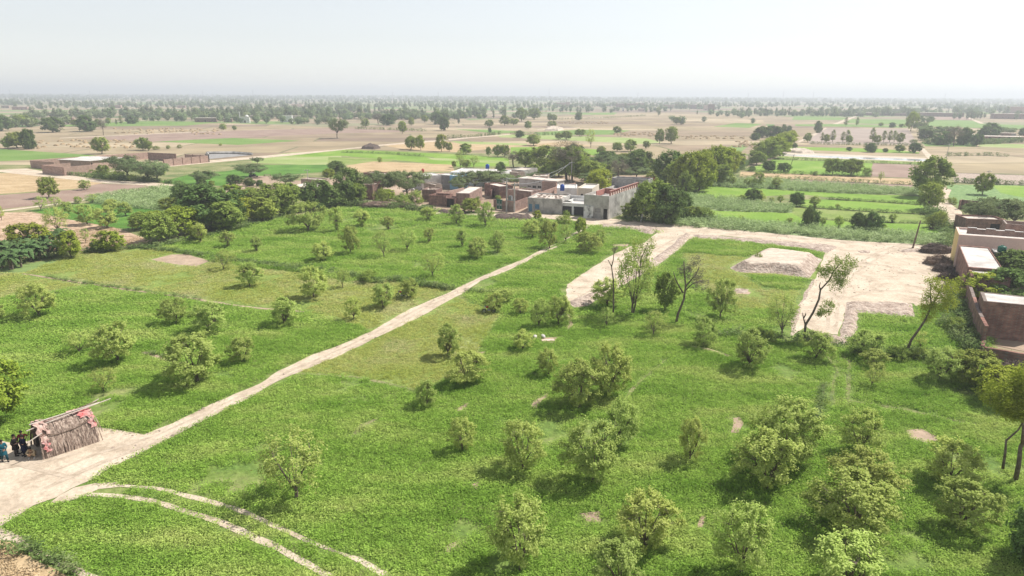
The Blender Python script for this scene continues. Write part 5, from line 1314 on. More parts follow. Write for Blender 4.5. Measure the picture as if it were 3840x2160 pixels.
def pink_q(o, Q_, h_):
    u = (Q_[1] - Q_[0]); u = u / np.linalg.norm(u); n = np.array([-u[1], u[0]])
    if n @ (Q_[3] - Q_[0]) < 0: n = -n
    mb, mc = MB(), MB(); a = math.atan2(u[1], u[0])
    for i in range(16):
        x = 1.3 + i * .62; hh = .75 + (.16 if (i // 2) % 2 == 0 else 0)
        mb.box(x, x + .62, 1.6, 1.82, h_ - .05, h_ + hh); mc.box(x, x + .62, 1.56, 1.86, h_ + hh + .003, h_ + hh + .07)
    mb.build('parapet', m_brick, o, rot=(0, 0, a)); mc.build('parapet_cap', m_white, o, rot=(0, 0, a))
quad_house('pink_house', 'tall house with a pink front wall and a yellow side wall at the right edge', 'R', [(790, 722), (1900, 800), (1900, 690), (742, 606)], 5.2, m_pink, m_concrete, .3, side=m_yellow, extra=pink_q)
house('rear_parapet_house', 'brick room with a white scalloped parapet behind the pink house', 'R', (1500, 560), (1900, 590), 6.0, None, m_brick, m_concrete, depth=4, par=.6)
uy = (yB - yA) / np.linalg.norm(yB - yA)
HL = 4.1
def roof_x(o, L_, D_, h_):
    MB().box(L_ * .58, L_ * .58 + .35, .3, D_ - .3, h_ - .1, h_ + .12).box(.26, L_ * .57, D_ * .68, D_ * .68 + .25, h_ - .1, h_ + .08).build('roof_ridge', m_mud, o)
quad_house('flat_brick_house', 'brick house with a wide pale flat roof below the pink wall', 'R', [(930, 1215), (1465, 1258), (1235, 915), (790, 880)], HL, m_brick_d, m_concrete)
quad_house('lower_brick_house', 'lower brick house with a narrow white roof in front of the flat brick house', 'R', [(975, 1345), (1580, 1395), (1480, 1262), (925, 1222)], HL - .3, m_brick_d, m_concrete)
house('grey_court_room', 'grey rendered room with a round vent under the green tank', 'R', (1320, 985), (1771, 1025), 3.9, None, m_cement_d, m_concrete, [('vent', 1545, 1568, 1045, 1065), ('window', 1690, 1760, 1065, 1105)], depth=2.5, par=.1)
quad_house('brick_block_house', 'tall red-brown brick block with a smooth white roof at the right edge', 'S', [(1165, 358), (2000, 440), (2000, 312), (1110, 215)], 4.2, m_brick_d, m_concrete, .04)
for tt, x, y, z, hh, ww, kd, lb in (('R', 1640, 1210, 2.4, 4.6, 6.5, 'dark', 'dense green bush tree in the court below the grey room'), ('S', 1600, 140, 2.6, 4.6, 9, 'dark', 'broad dark green tree between the two brick houses'),
                                   ('S', 1130, 150, 2.2, 4.0, 5.5, 'bright', 'feathery bright tree hanging over the boundary wall')):
    g = gnd(tt, x, y, z); plant(kd, g[0], g[1], hh, ww, 1.0, lb, 'trees in the right-hand yards')
house('shaded_brick_room', 'dark brick room under the spreading acacia at the right', 'R', (905, 480), (1500, 500), 3.2, None, m_brick_d, m_roof, [('doorway', 1270, 1400, 560, 640)], depth=5)
wall_run('yard_wall', 'dark brick yard wall beside the lane under the acacia', [gnd('R', 780, 345), gnd('R', 820, 330), gnd('R', 860, 200, 2.2), gnd('R', 1080, 215, 2.2)], 2.2, m_brick_d)
# long boundary wall facing the site
bwp = [gnd('S', 1130, 1130, 0), gnd('S', 1000, 850, 0), gnd('S', 930, 560, 0), gnd('S', 860, 330, 0), gnd('R', 800, 1380, 0)]
wall_run('boundary_wall', 'long old brick boundary wall facing the cleared site at the right', bwp, 3.0, m_brick_d, .35, ragged=.3)
q0 = gnd('S', 1150, 1000, 1.6); q1 = gnd('S', 1900, 1130, 1.6)
wall_run('low_ragged_wall', 'low ragged brick wall closing the bare yard at the right edge', [bwp[0], q0, q1], 1.6, m_brick_d, .35, ragged=.35)
area_sheet('yard_floor', 'S 1160,1000 1200,850 2100,930 2100,1180', m_dry, 6)

# ---- far houses
FARH = [('M', 745, 160, 50, 22, m_white, 'white block'), ('M', 690, 165, 40, 14, m_white, 'small pale hut'), ('M', 870, 172, 65, 18, m_brick_p, 'low red brick farm'), ('M', 975, 155, 80, 22, m_cream, 'long cream house'),
        ('M', 150, 185, 80, 18, m_brick_p, 'reddish brick shed'), ('M', 40, 172, 40, 14, m_brick_p, 'small brick shed'), ('M', 495, 275, 80, 26, m_brick_d, 'dark roofed brick barn'), ('M', 1550, 278, 130, 26, m_brick_d, 'long low dark brick wall house'),
        ('M', 1720, 278, 55, 24, m_brick, 'small square brick house'), ('M', 1850, 283, 60, 36, m_white, 'white domed shrine'), ('M', 1920, 250, 60, 20, m_concrete, 'grey hut'), ('M', 2160, 278, 80, 44, m_white, 'big pale farmhouse'),
        ('M', 2235, 268, 60, 34, m_concrete, 'stained two-part farmhouse'), ('M', 1370, 170, 50, 14, m_brick_p, 'low pink wall'), ('M', 2240, 165, 70, 20, m_pink, 'pinkish flat house'), ('M', 2470, 250, 70, 22, m_brick, 'brick house'),
        ('N', 950, 150, 26, 26, m_cream, 'cream tower house'), ('N', 1030, 145, 40, 16, m_brick_p, 'brick cottage'), ('N', 1660, 160, 80, 26, m_brick_p, 'long brick village block'), ('N', 1710, 158, 30, 30, m_brick_p, 'taller brick village house'),
        ('N', 2020, 158, 60, 8, m_white, 'white shed roof'), ('N', 2150, 170, 140, 30, m_brick, 'long red-brown school'), ('N', 2240, 165, 80, 28, m_brick_p, 'brick school wing'), ('N', 2265, 195, 50, 18, m_pink, 'small pink house'),
        ('N', 2127, 195, 12, 26, m_white, 'little white tower'), ('N', 2470, 175, 70, 26, m_brick_p, 'brick ruin'), ('N', 2550, 175, 60, 30, m_brick, 'tall brick ruin'),
        ('O', 25, 170, 50, 26, m_brick, 'brick village house'), ('O', 100, 178, 80, 28, m_brick, 'long brick village house'), ('O', 175, 188, 30, 34, m_pink, 'pink village house'), ('O', 215, 192, 45, 44, m_brick, 'tall brick village house'),
        ('O', 1225, 215, 110, 14, m_cement, 'low farm shed'), ('O', 1240, 212, 40, 16, m_white, 'white farmhouse'), ('O', 1225, 232, 170, 14, m_brick, 'brick farm wall'), ('O', 1365, 225, 90, 18, m_mud, 'mud-walled farm'),
        ('O', 1560, 230, 260, 16, m_brick_d, 'very long brick wall'), ('O', 1950, 236, 250, 22, m_brick_d, 'long curved brick kiln wall'), ('O', 2480, 255, 180, 30, m_brick, 'big brick farm block'), ('O', 2190, 240, 60, 24, m_brick_p, 'pinkish brick farm'), ('O', 2510, 215, 90, 40, m_brick_p, 'high brick farmhouse'),
        ('X', 2330, 530, 130, 40, m_brick, 'brick farmhouse under the dark tree'), ('X', 2410, 520, 100, 30, m_cement, 'grey farmhouse'), ('X', 1950, 560, 120, 50, m_mud, 'mud house between round trees'), ('X', 2350, 560, 300, 18, m_brick_d, 'low yard wall')]
for i, (t, x, y, w, hh, mm, nm) in enumerate(FARH):
    b = K(t, x, y); g = gz(b); slant = math.hypot(math.hypot(*g), CH); s_ = TILES[t][2] * slant / F
    W__, H__ = w * s_, max(2.2, hh * s_); D__ = max(4, min(14, W__ * .45))
    side = 'left' if b[0] < 1100 else 'right' if b[0] > 2750 else 'centre'
    o = thing('farmhouse', f"{nm} on the distant plain, {side} of the horizon strip" if side != 'centre' else f"{nm} on the distant plain near the centre", 'building', (g[0], g[1], 0), -math.atan2(g[0], g[1]) * .5, 'distant houses')
    MB().box(-W__ / 2, W__ / 2, 0, D__, -.2, H__).build('wall', mm, o)
    MB().box(-W__ / 2 - .15, W__ / 2 + .15, -.15, D__ + .15, H__ + .004, H__ + .25).build('roof', m_roof if mm is not m_white else m_concrete, o)
    nn = max(1, min(6, int(W__ / 5)))
    for j in range(nn):
        cx = -W__ / 2 + W__ * (j + .5) / nn
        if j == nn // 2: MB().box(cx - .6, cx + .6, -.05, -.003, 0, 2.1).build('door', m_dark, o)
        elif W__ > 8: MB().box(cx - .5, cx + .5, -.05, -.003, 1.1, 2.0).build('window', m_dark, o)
    if 'shrine' in nm:
        MB().lathe([(1.6, H__ + .26), (1.7, H__ + .9), (1.2, H__ + 1.7), (.3, H__ + 2.2)], (W__ * .2, D__ / 2)).build('dome', m_white, o, smooth=True)
        MB().box(-W__ / 2 - .9, -W__ / 2 - .1, 1, 1.8, -.1, H__ + 5, .1).build('minaret', m_white, o)

# ---------------------------------------------------------------- poles, masts
def pole(label, t, b, topy, lean=0.0, arm=True, r_=.13, m=m_concp, base_z=0):
    bp = K(t, *b); g = gz(bp); h_ = hgt(bp, K(t, b[0], topy)[1]); slant = math.hypot(*g); s_ = TILES[t][2] * slant / F
    o = thing('utility_pole', label, 'utility pole', (g[0], g[1], 0))
    MB().tube([(0, 0, -.2), (lean * s_, 0, h_)], [r_, r_ * .62], 8).build('shaft', m, o)
    if arm:
        MB().box(lean * s_ - .8, lean * s_ + .8, -.16, -.10, h_ - .5, h_ - .38).build('cross_arm', m_metal, o)
        for q in (-.7, 0, .7): MB().lathe([(.05, h_ - .377), (.07, h_ - .3), (.03, h_ - .2)], (lean * s_ + q, -.13), 6).build('insulator', m_white, o)
    return np.array([g[0] + lean * s_, g[1], h_ - .2])
pA = pole('left concrete pole carrying the transformer by the green gate', 'Q', (240, 776), 262, r_=.2)
pB = pole('right concrete pole carrying the transformer by the green gate', 'Q', (357, 788), 345, r_=.2)
g = (pA[:2] + pB[:2]) / 2
o = thing('transformer', 'grey pole-mounted transformer between the two concrete poles', 'transformer', (g[0], g[1], 0), math.atan2(*(pB - pA)[[1, 0]]))
Lp = float(np.linalg.norm((pB - pA)[:2]))
MB().box(-Lp / 2, Lp / 2, -.32, -.22, 2.6, 2.75).box(-Lp / 2, Lp / 2, .22, .32, 2.6, 2.75).build('platform', m_metal, o)
MB().box(-.45, .45, -.3, .3, 2.753, 3.7, .04).build('tank', m_metal, o)
for q in (-.3, 0, .3): MB().lathe([(.05, 3.703), (.08, 3.8), (.05, 3.9), (.03, 4.0)], (q, 0), 8).build('bushing', m_brick_d, o)
for q in range(5): MB().box(-.42 + q * .2, -.36 + q * .2, -.42, -.304, 2.85, 3.55).build('cooling_fin', m_metal, o)
MB().box(-Lp / 2, Lp / 2, -.05, .05, 5.2, 5.32).build('cross_arm', m_metal, o)
pC = pole('leaning white concrete pole beside the thick bush right of the cement house', 'Q', (2262, 940), 455, 85, False, .17)
pD = pole('tall pale pole in the grove behind the long cream house', 'Q', (1215, 350), 20, 2, True, .17)
pE = pole('second tall pale pole just left of the grove pole', 'Q', (1183, 320), 40, 2, True, .15)
pF = pole('weathered wooden pole at the edge of the cleared site by the road', 'C', (1735, 1270), 1060, 22, False, .17, m_stick)
MB().tube([(0, 0, 0), (0, 0, 1.6)], .03, 5)
pG = pole('grey pole at the far side of the copse', 'A', (2330, 810), 672, -3, True, .14)
pH = pole('thin pole on the right stubble field', 'C', (1984, 612), 480, 6, True, .14)
pI = pole('thin pole behind the tree on the right lane field', 'C', (2302, 740), 680, 0, True, .12)
pJ = pole('short bare pole in the courtyard of the cement house', 'Q', (1222, 560), 415, 0, False, .08)
pK = pole('bare leaning stick pole on the green field right of the row', 'C', (800, 695), 560, 25, False, .12, m_stick_d)
pL = pole('low timber post between village acacias', 'P', (1055, 500), 300, 8, True, .12)
def wire(a, b, label, off=0):
    mb = MB(); P_ = []
    for i in range(13):
        t = i / 12; p = a * (1 - t) + b * t; P_.append((p[0], p[1] + off, p[2] - 4 * t * (1 - t) * .03 * np.linalg.norm(b - a)))
    mb.tube(P_, .022, 4, False); tag(mb.build('power_line', m_metal), label, 'cable', 'village power lines')
for q, nm in ((-.3, 'near'), (.3, 'far')):
    wire(pA, pD, f'{nm} strand of the cable from the left transformer pole to the grove pole', q)
    wire(pB, pE, f'{nm} strand of the cable from the right transformer pole to the grove', q)
    wire(pL, pA, f'{nm} strand of the cable from the acacia post to the transformer', q)
def mast(t, x, ybase, topy, label, w=6):
    b = K(t, x, ybase); g = gz((b[0], max(b[1], prj((gz(b)[0], 4200, 0))[1])));
    d = 4200.; xx = (b[0] - 1920) / F * d * 1.0; h_ = (prj((xx, d, 0))[1] - K(t, x, topy)[1]) / F * d
    o = thing('lattice_mast', label, 'mast', (xx, d, 0), 0, 'masts on the horizon')
    h_ = max(15, h_)
    mb = MB()
    for sx, sy in ((-1, -1), (1, -1), (1, 1), (-1, 1)): mb.tube([(sx * w / 2, sy * w / 2, 0), (sx * w * .08, sy * w * .08, h_)], .28, 4)
    n = 8
    for i in range(n):
        z0, z1 = h_ * i / n, h_ * (i + 1) / n; w0, w1 = w / 2 * (1 - .84 * i / n), w / 2 * (1 - .84 * (i + 1) / n)
        for sy in (-1, 1): mb.tube([(-w0, sy * w0, z0), (w1, sy * w1, z1)], .18, 4); mb.tube([(w0, sy * w0, z0), (-w1, sy * w1, z1)], .18, 4)
    mb.build('lattice', m_metal, o)
    if w > 4:
        ar = MB()
        for q in (.72, .84, .95): ar.tube([(-w * .9, 0, h_ * q), (w * .9, 0, h_ * q)], .25, 4)
        ar.build('cross_arm', m_metal, o)
mast('B', 1550, 125, 50, 'tall thin radio mast rising highest above the horizon near the centre', 3.5)
for t, x, ty, nm in (('A', 210, 75, 'far left'), ('A', 790, 80, 'left'), ('A', 1610, 85, 'left centre'), ('A', 1975, 80, 'centre left'), ('B', 745, 92, 'centre'), ('B', 415, 92, 'centre left of the radio mast'),
                    ('B', 2195, 98, 'right of the radio mast'), ('C', 675, 90, 'right of centre'), ('C', 893, 92, 'right'), ('C', 420, 100, 'small right centre'), ('C', 1850, 105, 'far right')):
    mast(t, x, 122, ty, f'faint power pylon on the horizon at the {nm}', 7)

# ---------------------------------------------------------------- brush piles
def brush(label, t, cx, cy, w, hpx, m=m_stick, n=420, dome=.5, group=None):
    b = K(t, cx, cy); g = gz(b); slant = math.hypot(math.hypot(*g), CH); s_ = TILES[t][2] * slant / F
    rx = w * s_ / 2; hz = hgt(b, K(t, cx, cy - hpx)[1]); ry = rx * dome
    o = thing('brush_pile', label, 'brush pile', (g[0], g[1] + ry * .5, 0), 0, group)
    bm = bmesh.new(); bmesh.ops.create_icosphere(bm, subdivisions=4, radius=1)
    for v in bm.verts:
        q = 1 + .35 * noise.noise(v.co * 2.2 + Vector((cx, 0, 0))) + .12 * noise.noise(v.co * 7)
        v.co = Vector((v.co.x * rx * q * .92, v.co.y * ry * q * .92, max(-.1, v.co.z * hz * q * .8)))
    me = bpy.data.meshes.new('core'); bm.to_mesh(me); bm.free(); me.materials.append(m); link('heap', me, o)
    segs = []
    for _ in range(n):
        th = rnd.uniform(0, 6.28); q = rnd.uniform(0, 1) ** .5; x, y = math.cos(th) * rx * q, math.sin(th) * ry * q
        z = hz * .85 * math.sqrt(max(0, 1 - q * q)) + rnd.uniform(-.1, .1)
        a = rnd.uniform(0, 6.28); l = rnd.uniform(.3, .9); dz = rnd.uniform(-.3, .35)
        segs.append((np.array([x, y, max(0, z)]), np.array([x + math.cos(a) * l, y + math.sin(a) * l, max(.02, z + dz)]), .025, .012, 3))
    V, Q = tubes_np(segs); link('loose_sticks', mesh_np('sticks', V, Q, [m]), o)
brush('long grey-brown heap of dry branches below the big brick house', 'P', 550, 735, 580, 110)
brush('smaller heap of dry branches right of the long brush heap', 'P', 1015, 750, 280, 95)
brush('dark branch pile against the yellow wall, farthest of the site piles', 'R', 470, 1010, 420, 150, m_stick_d, dome=.6)
brush('tangled brown branch pile in front of the yellow wall', 'R', 520, 1190, 360, 150, m_stick, dome=.7)
brush('dark heap of sticks at the foot of the brick wall beside the site', 'R', 600, 1290, 300, 110, m_stick_d, dome=.7)
brush('nearest dark stick pile in the shaded corner by the brick wall', 'R', 700, 1420, 330, 120, m_stick_d, dome=.7)
brush('dark branch tangle below the low ragged wall at the right edge', 'S', 1640, 1440, 620, 130, m_stick_d, dome=.4)
brush('small brush heap under the weeds at the lane bend', 'C', 1935, 1130, 110, 30, m_stick_d, n=150)
# wheat bundles on the cut fields
bm = bmesh.new(); bmesh.ops.create_icosphere(bm, subdivisions=2, radius=1)
for v in bm.verts: v.co = Vector((v.co.x * 1.0, v.co.y * .7, max(-.1, v.co.z * .55))) * (1 + .2 * noise.noise(v.co * 3))
bun = bpy.data.meshes.new('wheat_bundle'); bm.to_mesh(bun); bm.free(); bun.materials.append(mat('bundle_straw', [(.22, .15, .08), (.33, .24, .14), (.42, .32, .20)], 3, 4))
for t, x0, x1, y0, y1, n, nm in (('A', 820, 1660, 365, 412, 70, 'on the far left cut field'), ('A', 280, 1000, 452, 520, 55, 'on the near left cut field'), ('B', 1640, 2020, 316, 332, 50, 'in the rows right of centre'),
                                ('B', 2060, 2400, 395, 425, 40, 'on the field left of the leafy row'), ('C', 0, 480, 425, 445, 30, 'beside the leafy row'), ('C', 390, 520, 465, 515, 22, 'below the leafy row'), ('B', 1480, 1700, 225, 245, 25, 'on the distant centre field')):
    for i in range(n):
        g = gnd(t, rnd.uniform(x0, x1), rnd.uniform(y0, y1)); k = rnd.uniform(1.0, 1.6)
        o = link('wheat_bundle', bun, None, (g[0], g[1], 0), (0, 0, rnd.uniform(0, 3)), (k, k, k))
        tag(o, 'low brown bundle of cut wheat lying ' + nm, 'wheat bundle', 'wheat bundles ' + nm)

# ---------------------------------------------------------------- reed hut
hA, hB = gnd('U', 985, 1232), gnd('U', 2050, 880)
hu = hB - hA; hL = float(np.linalg.norm(hu)); hu /= hL
hut = thing('reed_hut', 'ridge-roofed hut of grey reeds with red cloth edges on the dirt clearing', 'hut', (hA[0], hA[1], 0), math.atan2(hu[1], hu[0]))
HW, HH = 3.1, 2.35
def prof(s_, side):           # slope section: s 0 ground .. 1 ridge, slightly bulging
    y = HW / 2 * (1 - s_ ** 1.25); z = HH * math.sin(s_ * math.pi / 2) ** .9
    return (HW / 2 - y if side == 0 else HW / 2 + y), z
for side in (0, 1):
    V, Q = [], []
    rs = np.random.RandomState(side)
    n = 620
    for i in range(n):
        x = rs.uniform(-.06, hL + .06); s0 = rs.uniform(-.03, .55) if rs.rand() < .6 else -.02; s1 = min(1.02, s0 + rs.uniform(.3, .75)); w = rs.uniform(.015, .035); lift = rs.uniform(0, .09); dx = rs.normal(0, .16)
        n0 = len(V); m_ = 6
        for j in range(m_):
            s_ = s0 + (s1 - s0) * j / (m_ - 1)
            y, z = prof(min(1, max(0, s_)), side); o_ = (-1 if side == 0 else 1) * lift * (1 - .4 * j / m_)
            V += [(x - w + dx * (1 - s_), y + o_, z + lift * .5 - (.02 if s_ < 0 else 0)), (x + w + dx * (1 - s_), y + o_, z + lift * .5)]
        for j in range(m_ - 1): k = n0 + 2 * j; Q.append((k, k + 1, k + 3, k + 2))
    n0 = len(V); m_ = 10           # closed thatch layer underneath
    for j in range(m_):
        y, z = prof(j / (m_ - 1), side); V += [(-.02, y, z - .03), (hL + .02, y, z - .03)]
    for j in range(m_ - 1): k = n0 + 2 * j; Q.append((k, k + 1, k + 3, k + 2))
    link('roof_slope', mesh_np('roof_slope', V, Q, [m_reed]), hut)
def gable(x, open_):
    V, Q = [], []; rs = np.random.RandomState(int(x * 10))
    for i in range(170):
        f = rs.uniform(0, 1)
        if open_ and .36 < f < .80: continue
        s_ = 1 - abs(f - .5) * 2; zt = HH * math.sin(min(1, s_ ** .8) * math.pi / 2) * rs.uniform(.86, .98); w = rs.uniform(.015, .035); y = HW * f; o_ = rs.uniform(-.05, .05)
        n0 = len(V); V += [(x + o_, y - w, -.02), (x + o_, y + w, -.02), (x + o_, HW / 2 + (y - HW / 2) * .9 + w, zt), (x + o_, HW / 2 + (y - HW / 2) * .9 - w, zt)]; Q.append((n0, n0 + 1, n0 + 2, n0 + 3))
    for i in range(26):
        f0, f1 = i / 26, (i + 1) / 26
        if open_ and .36 < (f0 + f1) / 2 < .80: continue
        z = [HH * math.sin(min(1, (1 - abs(f - .5) * 2) ** .8) * math.pi / 2) * .95 for f in (f0, f1)]
        n0 = len(V); V += [(x + .07, HW * f0, 0), (x + .07, HW * f1, 0), (x + .07, HW * f1, z[1]), (x + .07, HW * f0, z[0])]; Q.append((n0, n0 + 1, n0 + 2, n0 + 3))
    if open_:
        n0 = len(V); V += [(x + .07, HW * .34, 1.75), (x + .07, HW * .82, 1.75), (x + .07, HW * .6, HH * .93), (x + .07, HW * .45, HH * .95)]; Q.append((n0, n0 + 1, n0 + 2, n0 + 3))
    return mesh_np('end_wall', V, Q, [m_reed2])
link('end_wall', gable(.05, True), hut); link('end_wall', gable(hL - .05, False), hut)
m_palecloth = mat('bleached_pink_cloth', [(.36, .22, .18), (.48, .33, .28), (.55, .42, .36)], 3, 4)
def cloth(x0, x1, s0, s1, side, name='cloth_edge', nx=6, ns=16, m_=None):
    V, Q = [], []
    for i in range(ns):
        for j in range(nx):
            s_ = s0 + (s1 - s0) * i / (ns - 1); y, z = prof(min(1, s_), side)
            wv = .05 * math.sin(j * 2.1 + i * .8) + .03 * rnd.uniform(-1, 1)
            V.append((x0 + (x1 - x0) * j / (nx - 1) + (.10 * math.sin(i * .9) if j in (0, nx - 1) else 0), y + (-.13 - wv if side == 0 else .13 + wv), z + .09 + wv * .5))
    for i in range(ns - 1):
        for j in range(nx - 1): k = i * nx + j; Q.append((k, k + 1, k + nx + 1, k + nx))
    link(name, mesh_np(name, V, Q, [m_ or m_redcloth], None, True), hut)
cloth(-.14, .26, .32, 1.0, 0, m_=m_palecloth); cloth(.0, .36, .10, .34, 0); cloth(.30, .55, .45, 1.0, 0, m_=m_palecloth); cloth(.55, 1.1, .86, 1.0, 0, m_=m_palecloth); cloth(hL - .75, hL + .15, .62, 1.0, 0); cloth(hL - .25, hL + .15, .30, .75, 0); cloth(hL - 1.2, hL + .1, .86, 1.0, 0); cloth(-.1, .5, .5, 1.0, 1, m_=m_palecloth); cloth(hL - 1.2, hL + .1, .6, 1.0, 1)
def rod(p, r_=.035, name='pole', m=m_bamboo): MB().tube(p, r_, 6).build(name, m, hut)
y, z = prof(.80, 0); rod([(-.7, y - .12, z - .08), (hL * .5, y - .14, z + .22), (hL + 1.7, y + .05, z + .45)], .04)
y, z = prof(.99, 0); rod([(-.35, HW / 2, HH + .02), (hL + 1.0, HW / 2 + .1, HH + .12)], .05); rod([(hL * .8, HW / 2 + .2, HH + .08), (hL + .9, HW / 2 + .3, HH + .2)], .05, m=m_stick)
y, z = prof(.7, 0); rod([(-.9, .35, 1.55), (.1, .4, 1.95)], .04)
rod([(hL - .3, HW / 2 + .6, 2.1), (hL + 1.2, HW / 2 + .9, 2.45)], .03)
y, z = prof(.45, 0); rod([(.0, y - .16, z + .25), (hL * .3, y - .2, z - .12), (hL * .65, y - .19, z - .05), (hL + .02, y - .14, z + .42)], .03, 'tie_rope', m_stick)

# ---------------------------------------------------------------- people
def skin_mesh(name, V, E, Rd, m, root=0, sub=1):
    me = bpy.data.meshes.new(name); me.from_pydata([tuple(v) for v in V], E, [])
    o = bpy.data.objects.new(name, me); COL.objects.link(o)
    sk = o.modifiers.new('s', 'SKIN'); sk.use_smooth_shade = True
    for i, r_ in enumerate(Rd):
        d = me.skin_vertices[0].data[i]
        d.radius = (r_, r_) if not hasattr(r_, '__len__') else r_; d.use_root = (i == root)
    o.modifiers.new('u', 'SUBSURF').levels = sub
    dg = bpy.context.evaluated_depsgraph_get(); dg.update()
    out = bpy.data.meshes.new_from_object(o.evaluated_get(dg)); bpy.data.objects.remove(o)
    out.materials.clear(); out.materials.append(m); out.name = name
    return out
m_skin = mat('skin', [(.20, .11, .07), (.26, .15, .10)], 8, 2, rough=.6)
m_hair = mat('black_hair', [(.01, .009, .008), (.025, .02, .018)], 20, 2)
m_eye = mat('eye_dark', [(.01, .01, .01), (.02, .02, .02)], 20, 1)
cloths = {k: mat(k + '_cloth', [tuple(c * .8 for c in v), v], 6, 3) for k, v in (('teal', (.015, .10, .135)), ('black', (.018, .016, .016)), ('navy', (.012, .015, .04)), ('red', (.28, .02, .04)), ('beige', (.50, .38, .24)), ('dark_teal', (.02, .07, .09)), ('brown', (.05, .035, .03)))}
def person(label, x, y, rz, J, top, bottom, long_=.0, shoe=m_black, hair=True):
    """J: joints (pelvis, chest, neck, head, sh L/R, elbow L/R, wrist L/R, hip L/R, knee L/R, ankle L/R) in metres; faces -y"""
    o = thing('person', label, 'person', (x, y, 0), rz, 'people by the reed hut')
    v = {k: Vector(p) for k, p in J.items()}
    names = ['pel', 'che', 'nek', 'hed', 'crn', 'shL', 'elL', 'wrL', 'shR', 'elR', 'wrR', 'hiL', 'knL', 'anL', 'toL', 'hiR', 'knR', 'anR', 'toR']
    hd = (v['hed'] - v['nek']).normalized()
    v['crn'] = v['hed'] + hd * .10
    for s_ in 'LR': v['to' + s_] = v['an' + s_] + Vector((0, -.17, -.045))
    V = [v[n] for n in names]; ix = {n: i for i, n in enumerate(names)}
    E = [('pel', 'che'), ('che', 'nek'), ('nek', 'hed'), ('hed', 'crn'), ('che', 'shL'), ('shL', 'elL'), ('elL', 'wrL'), ('che', 'shR'), ('shR', 'elR'), ('elR', 'wrR'), ('pel', 'hiL'), ('hiL', 'knL'), ('knL', 'anL'), ('anL', 'toL'), ('pel', 'hiR'), ('hiR', 'knR'), ('knR', 'anR'), ('anR', 'toR')]
    E = [(ix[a], ix[b]) for a, b in E]
    Rd = [.13, (.15, .12), .055, (.085, .10), .07, .065, .042, .028, .065, .042, .028, .09, .06, .038, .03, .09, .06, .038, .03]
    for s_ in 'LR':           # palm and five fingers
        w = v['wr' + s_]; d = (w - v['el' + s_]).normalized(); sd_ = d.cross(Vector((0, 0, 1)));
        if sd_.length < .1: sd_ = Vector((1, 0, 0))
        sd_.normalize(); pi = len(V); V.append(w + d * .07); Rd.append((.032, .018)); E.append((ix['wr' + s_], pi))
        for q, l in enumerate((.07, .08, .075, .06)):
            b = len(V); V.append(w + d * .10 + sd_ * (.026 - q * .018)); Rd.append(.009); E.append((pi, b))
            V.append(w + d * (.10 + l * .6) + sd_ * (.03 - q * .02) + Vector((0, 0, -.012))); Rd.append(.0085); E.append((b, b + 1))
            V.append(w + d * (.10 + l * .95) + sd_ * (.03 - q * .02) + Vector((0, 0, -.035))); Rd.append(.007); E.append((b + 1, b + 2))
        b = len(V); V.append(w + d * .05 + sd_ * .045); Rd.append(.010); E.append((pi, b)); V.append(w + d * .09 + sd_ * .065); Rd.append(.008); E.append((b, b + 1))
    nb = len(V); V.append(v['hed'] + Vector((0, -.115, -.01))); Rd.append(.016); E.append((ix['hed'], nb))      # nose
    link('body', skin_mesh('body', V, E, Rd, m_skin), o)
    hb = MB()
    if hair:
        bm = bmesh.new(); bmesh.ops.create_uvsphere(bm, u_segments=14, v_segments=8, radius=.125)
        for q in bm.verts: q.co = Vector((q.co.x * .88, q.co.y * 1.0 + .012, q.co.z * 1.05 + .035)) if q.co.z > -.02 or q.co.y > .02 else Vector((q.co.x * .5, q.co.y * .5 + .03, q.co.z * .4 + .04))
        me = bpy.data.meshes.new('hair'); bm.to_mesh(me); bm.free(); me.materials.append(m_hair); link('hair', me, o, v['hed'] + Vector((0, 0, .01)))
    for q in (-.035, .035):
        MB().lathe([(.001, -.012), (.011, 0), (.001, .012)], k=8).build('eye', m_eye, o, v['hed'] + Vector((q, -.102, .018)))
    sc_ = Vector((0, 0, 0))
    # shirt
    n2 = ['pel', 'che', 'shL', 'elL', 'wL', 'shR', 'elR', 'wR', 'nk']
    v['wL'] = v['elL'].lerp(v['wrL'], .85); v['wR'] = v['elR'].lerp(v['wrR'], .85); v['nk'] = v['che'].lerp(v['nek'], .6)
    SV = [v[n] for n in n2]; E2 = [(0, 1), (1, 2), (2, 3), (3, 4), (1, 5), (5, 6), (6, 7), (1, 8)]
    R2 = [(.17, .14), (.18, .145), .085, .06, .05, .085, .06, .05, .075]
    link('shirt', skin_mesh('shirt', SV, E2, R2, cloths[top]), o)
    if long_:
        c = v['pel']; mb = MB(); P_ = []
        rr = [.17, .20, .225, .24]; zz = [c.z + .06, c.z - .12, c.z - long_ * .6, c.z - long_]
        mb.tube([(c.x, c.y, z) for z in zz], rr, 14, False); mb.build('shirt_tail', cloths[top], o, smooth=True)
    v['ptL'] = v['anL'] + Vector((0, 0, .03)); v['ptR'] = v['anR'] + Vector((0, 0, .03))
    TV = [v['pel'], v['hiL'], v['knL'], v['ptL'], v['hiR'], v['knR'], v['ptR']]
    link('trousers', skin_mesh('trousers', TV, [(0, 1), (1, 2), (2, 3), (0, 4), (4, 5), (5, 6)], [.16, .115, .095, .075, .115, .095, .075], cloths[bottom]), o)
    for s_ in 'LR':
        a = v['an' + s_]; MB().box(a.x - .05, a.x + .05, a.y - .22, a.y + .06, max(0, a.z - .085), max(.02, a.z - .085) + .085, .015).build('shoe', shoe, o)
    return o
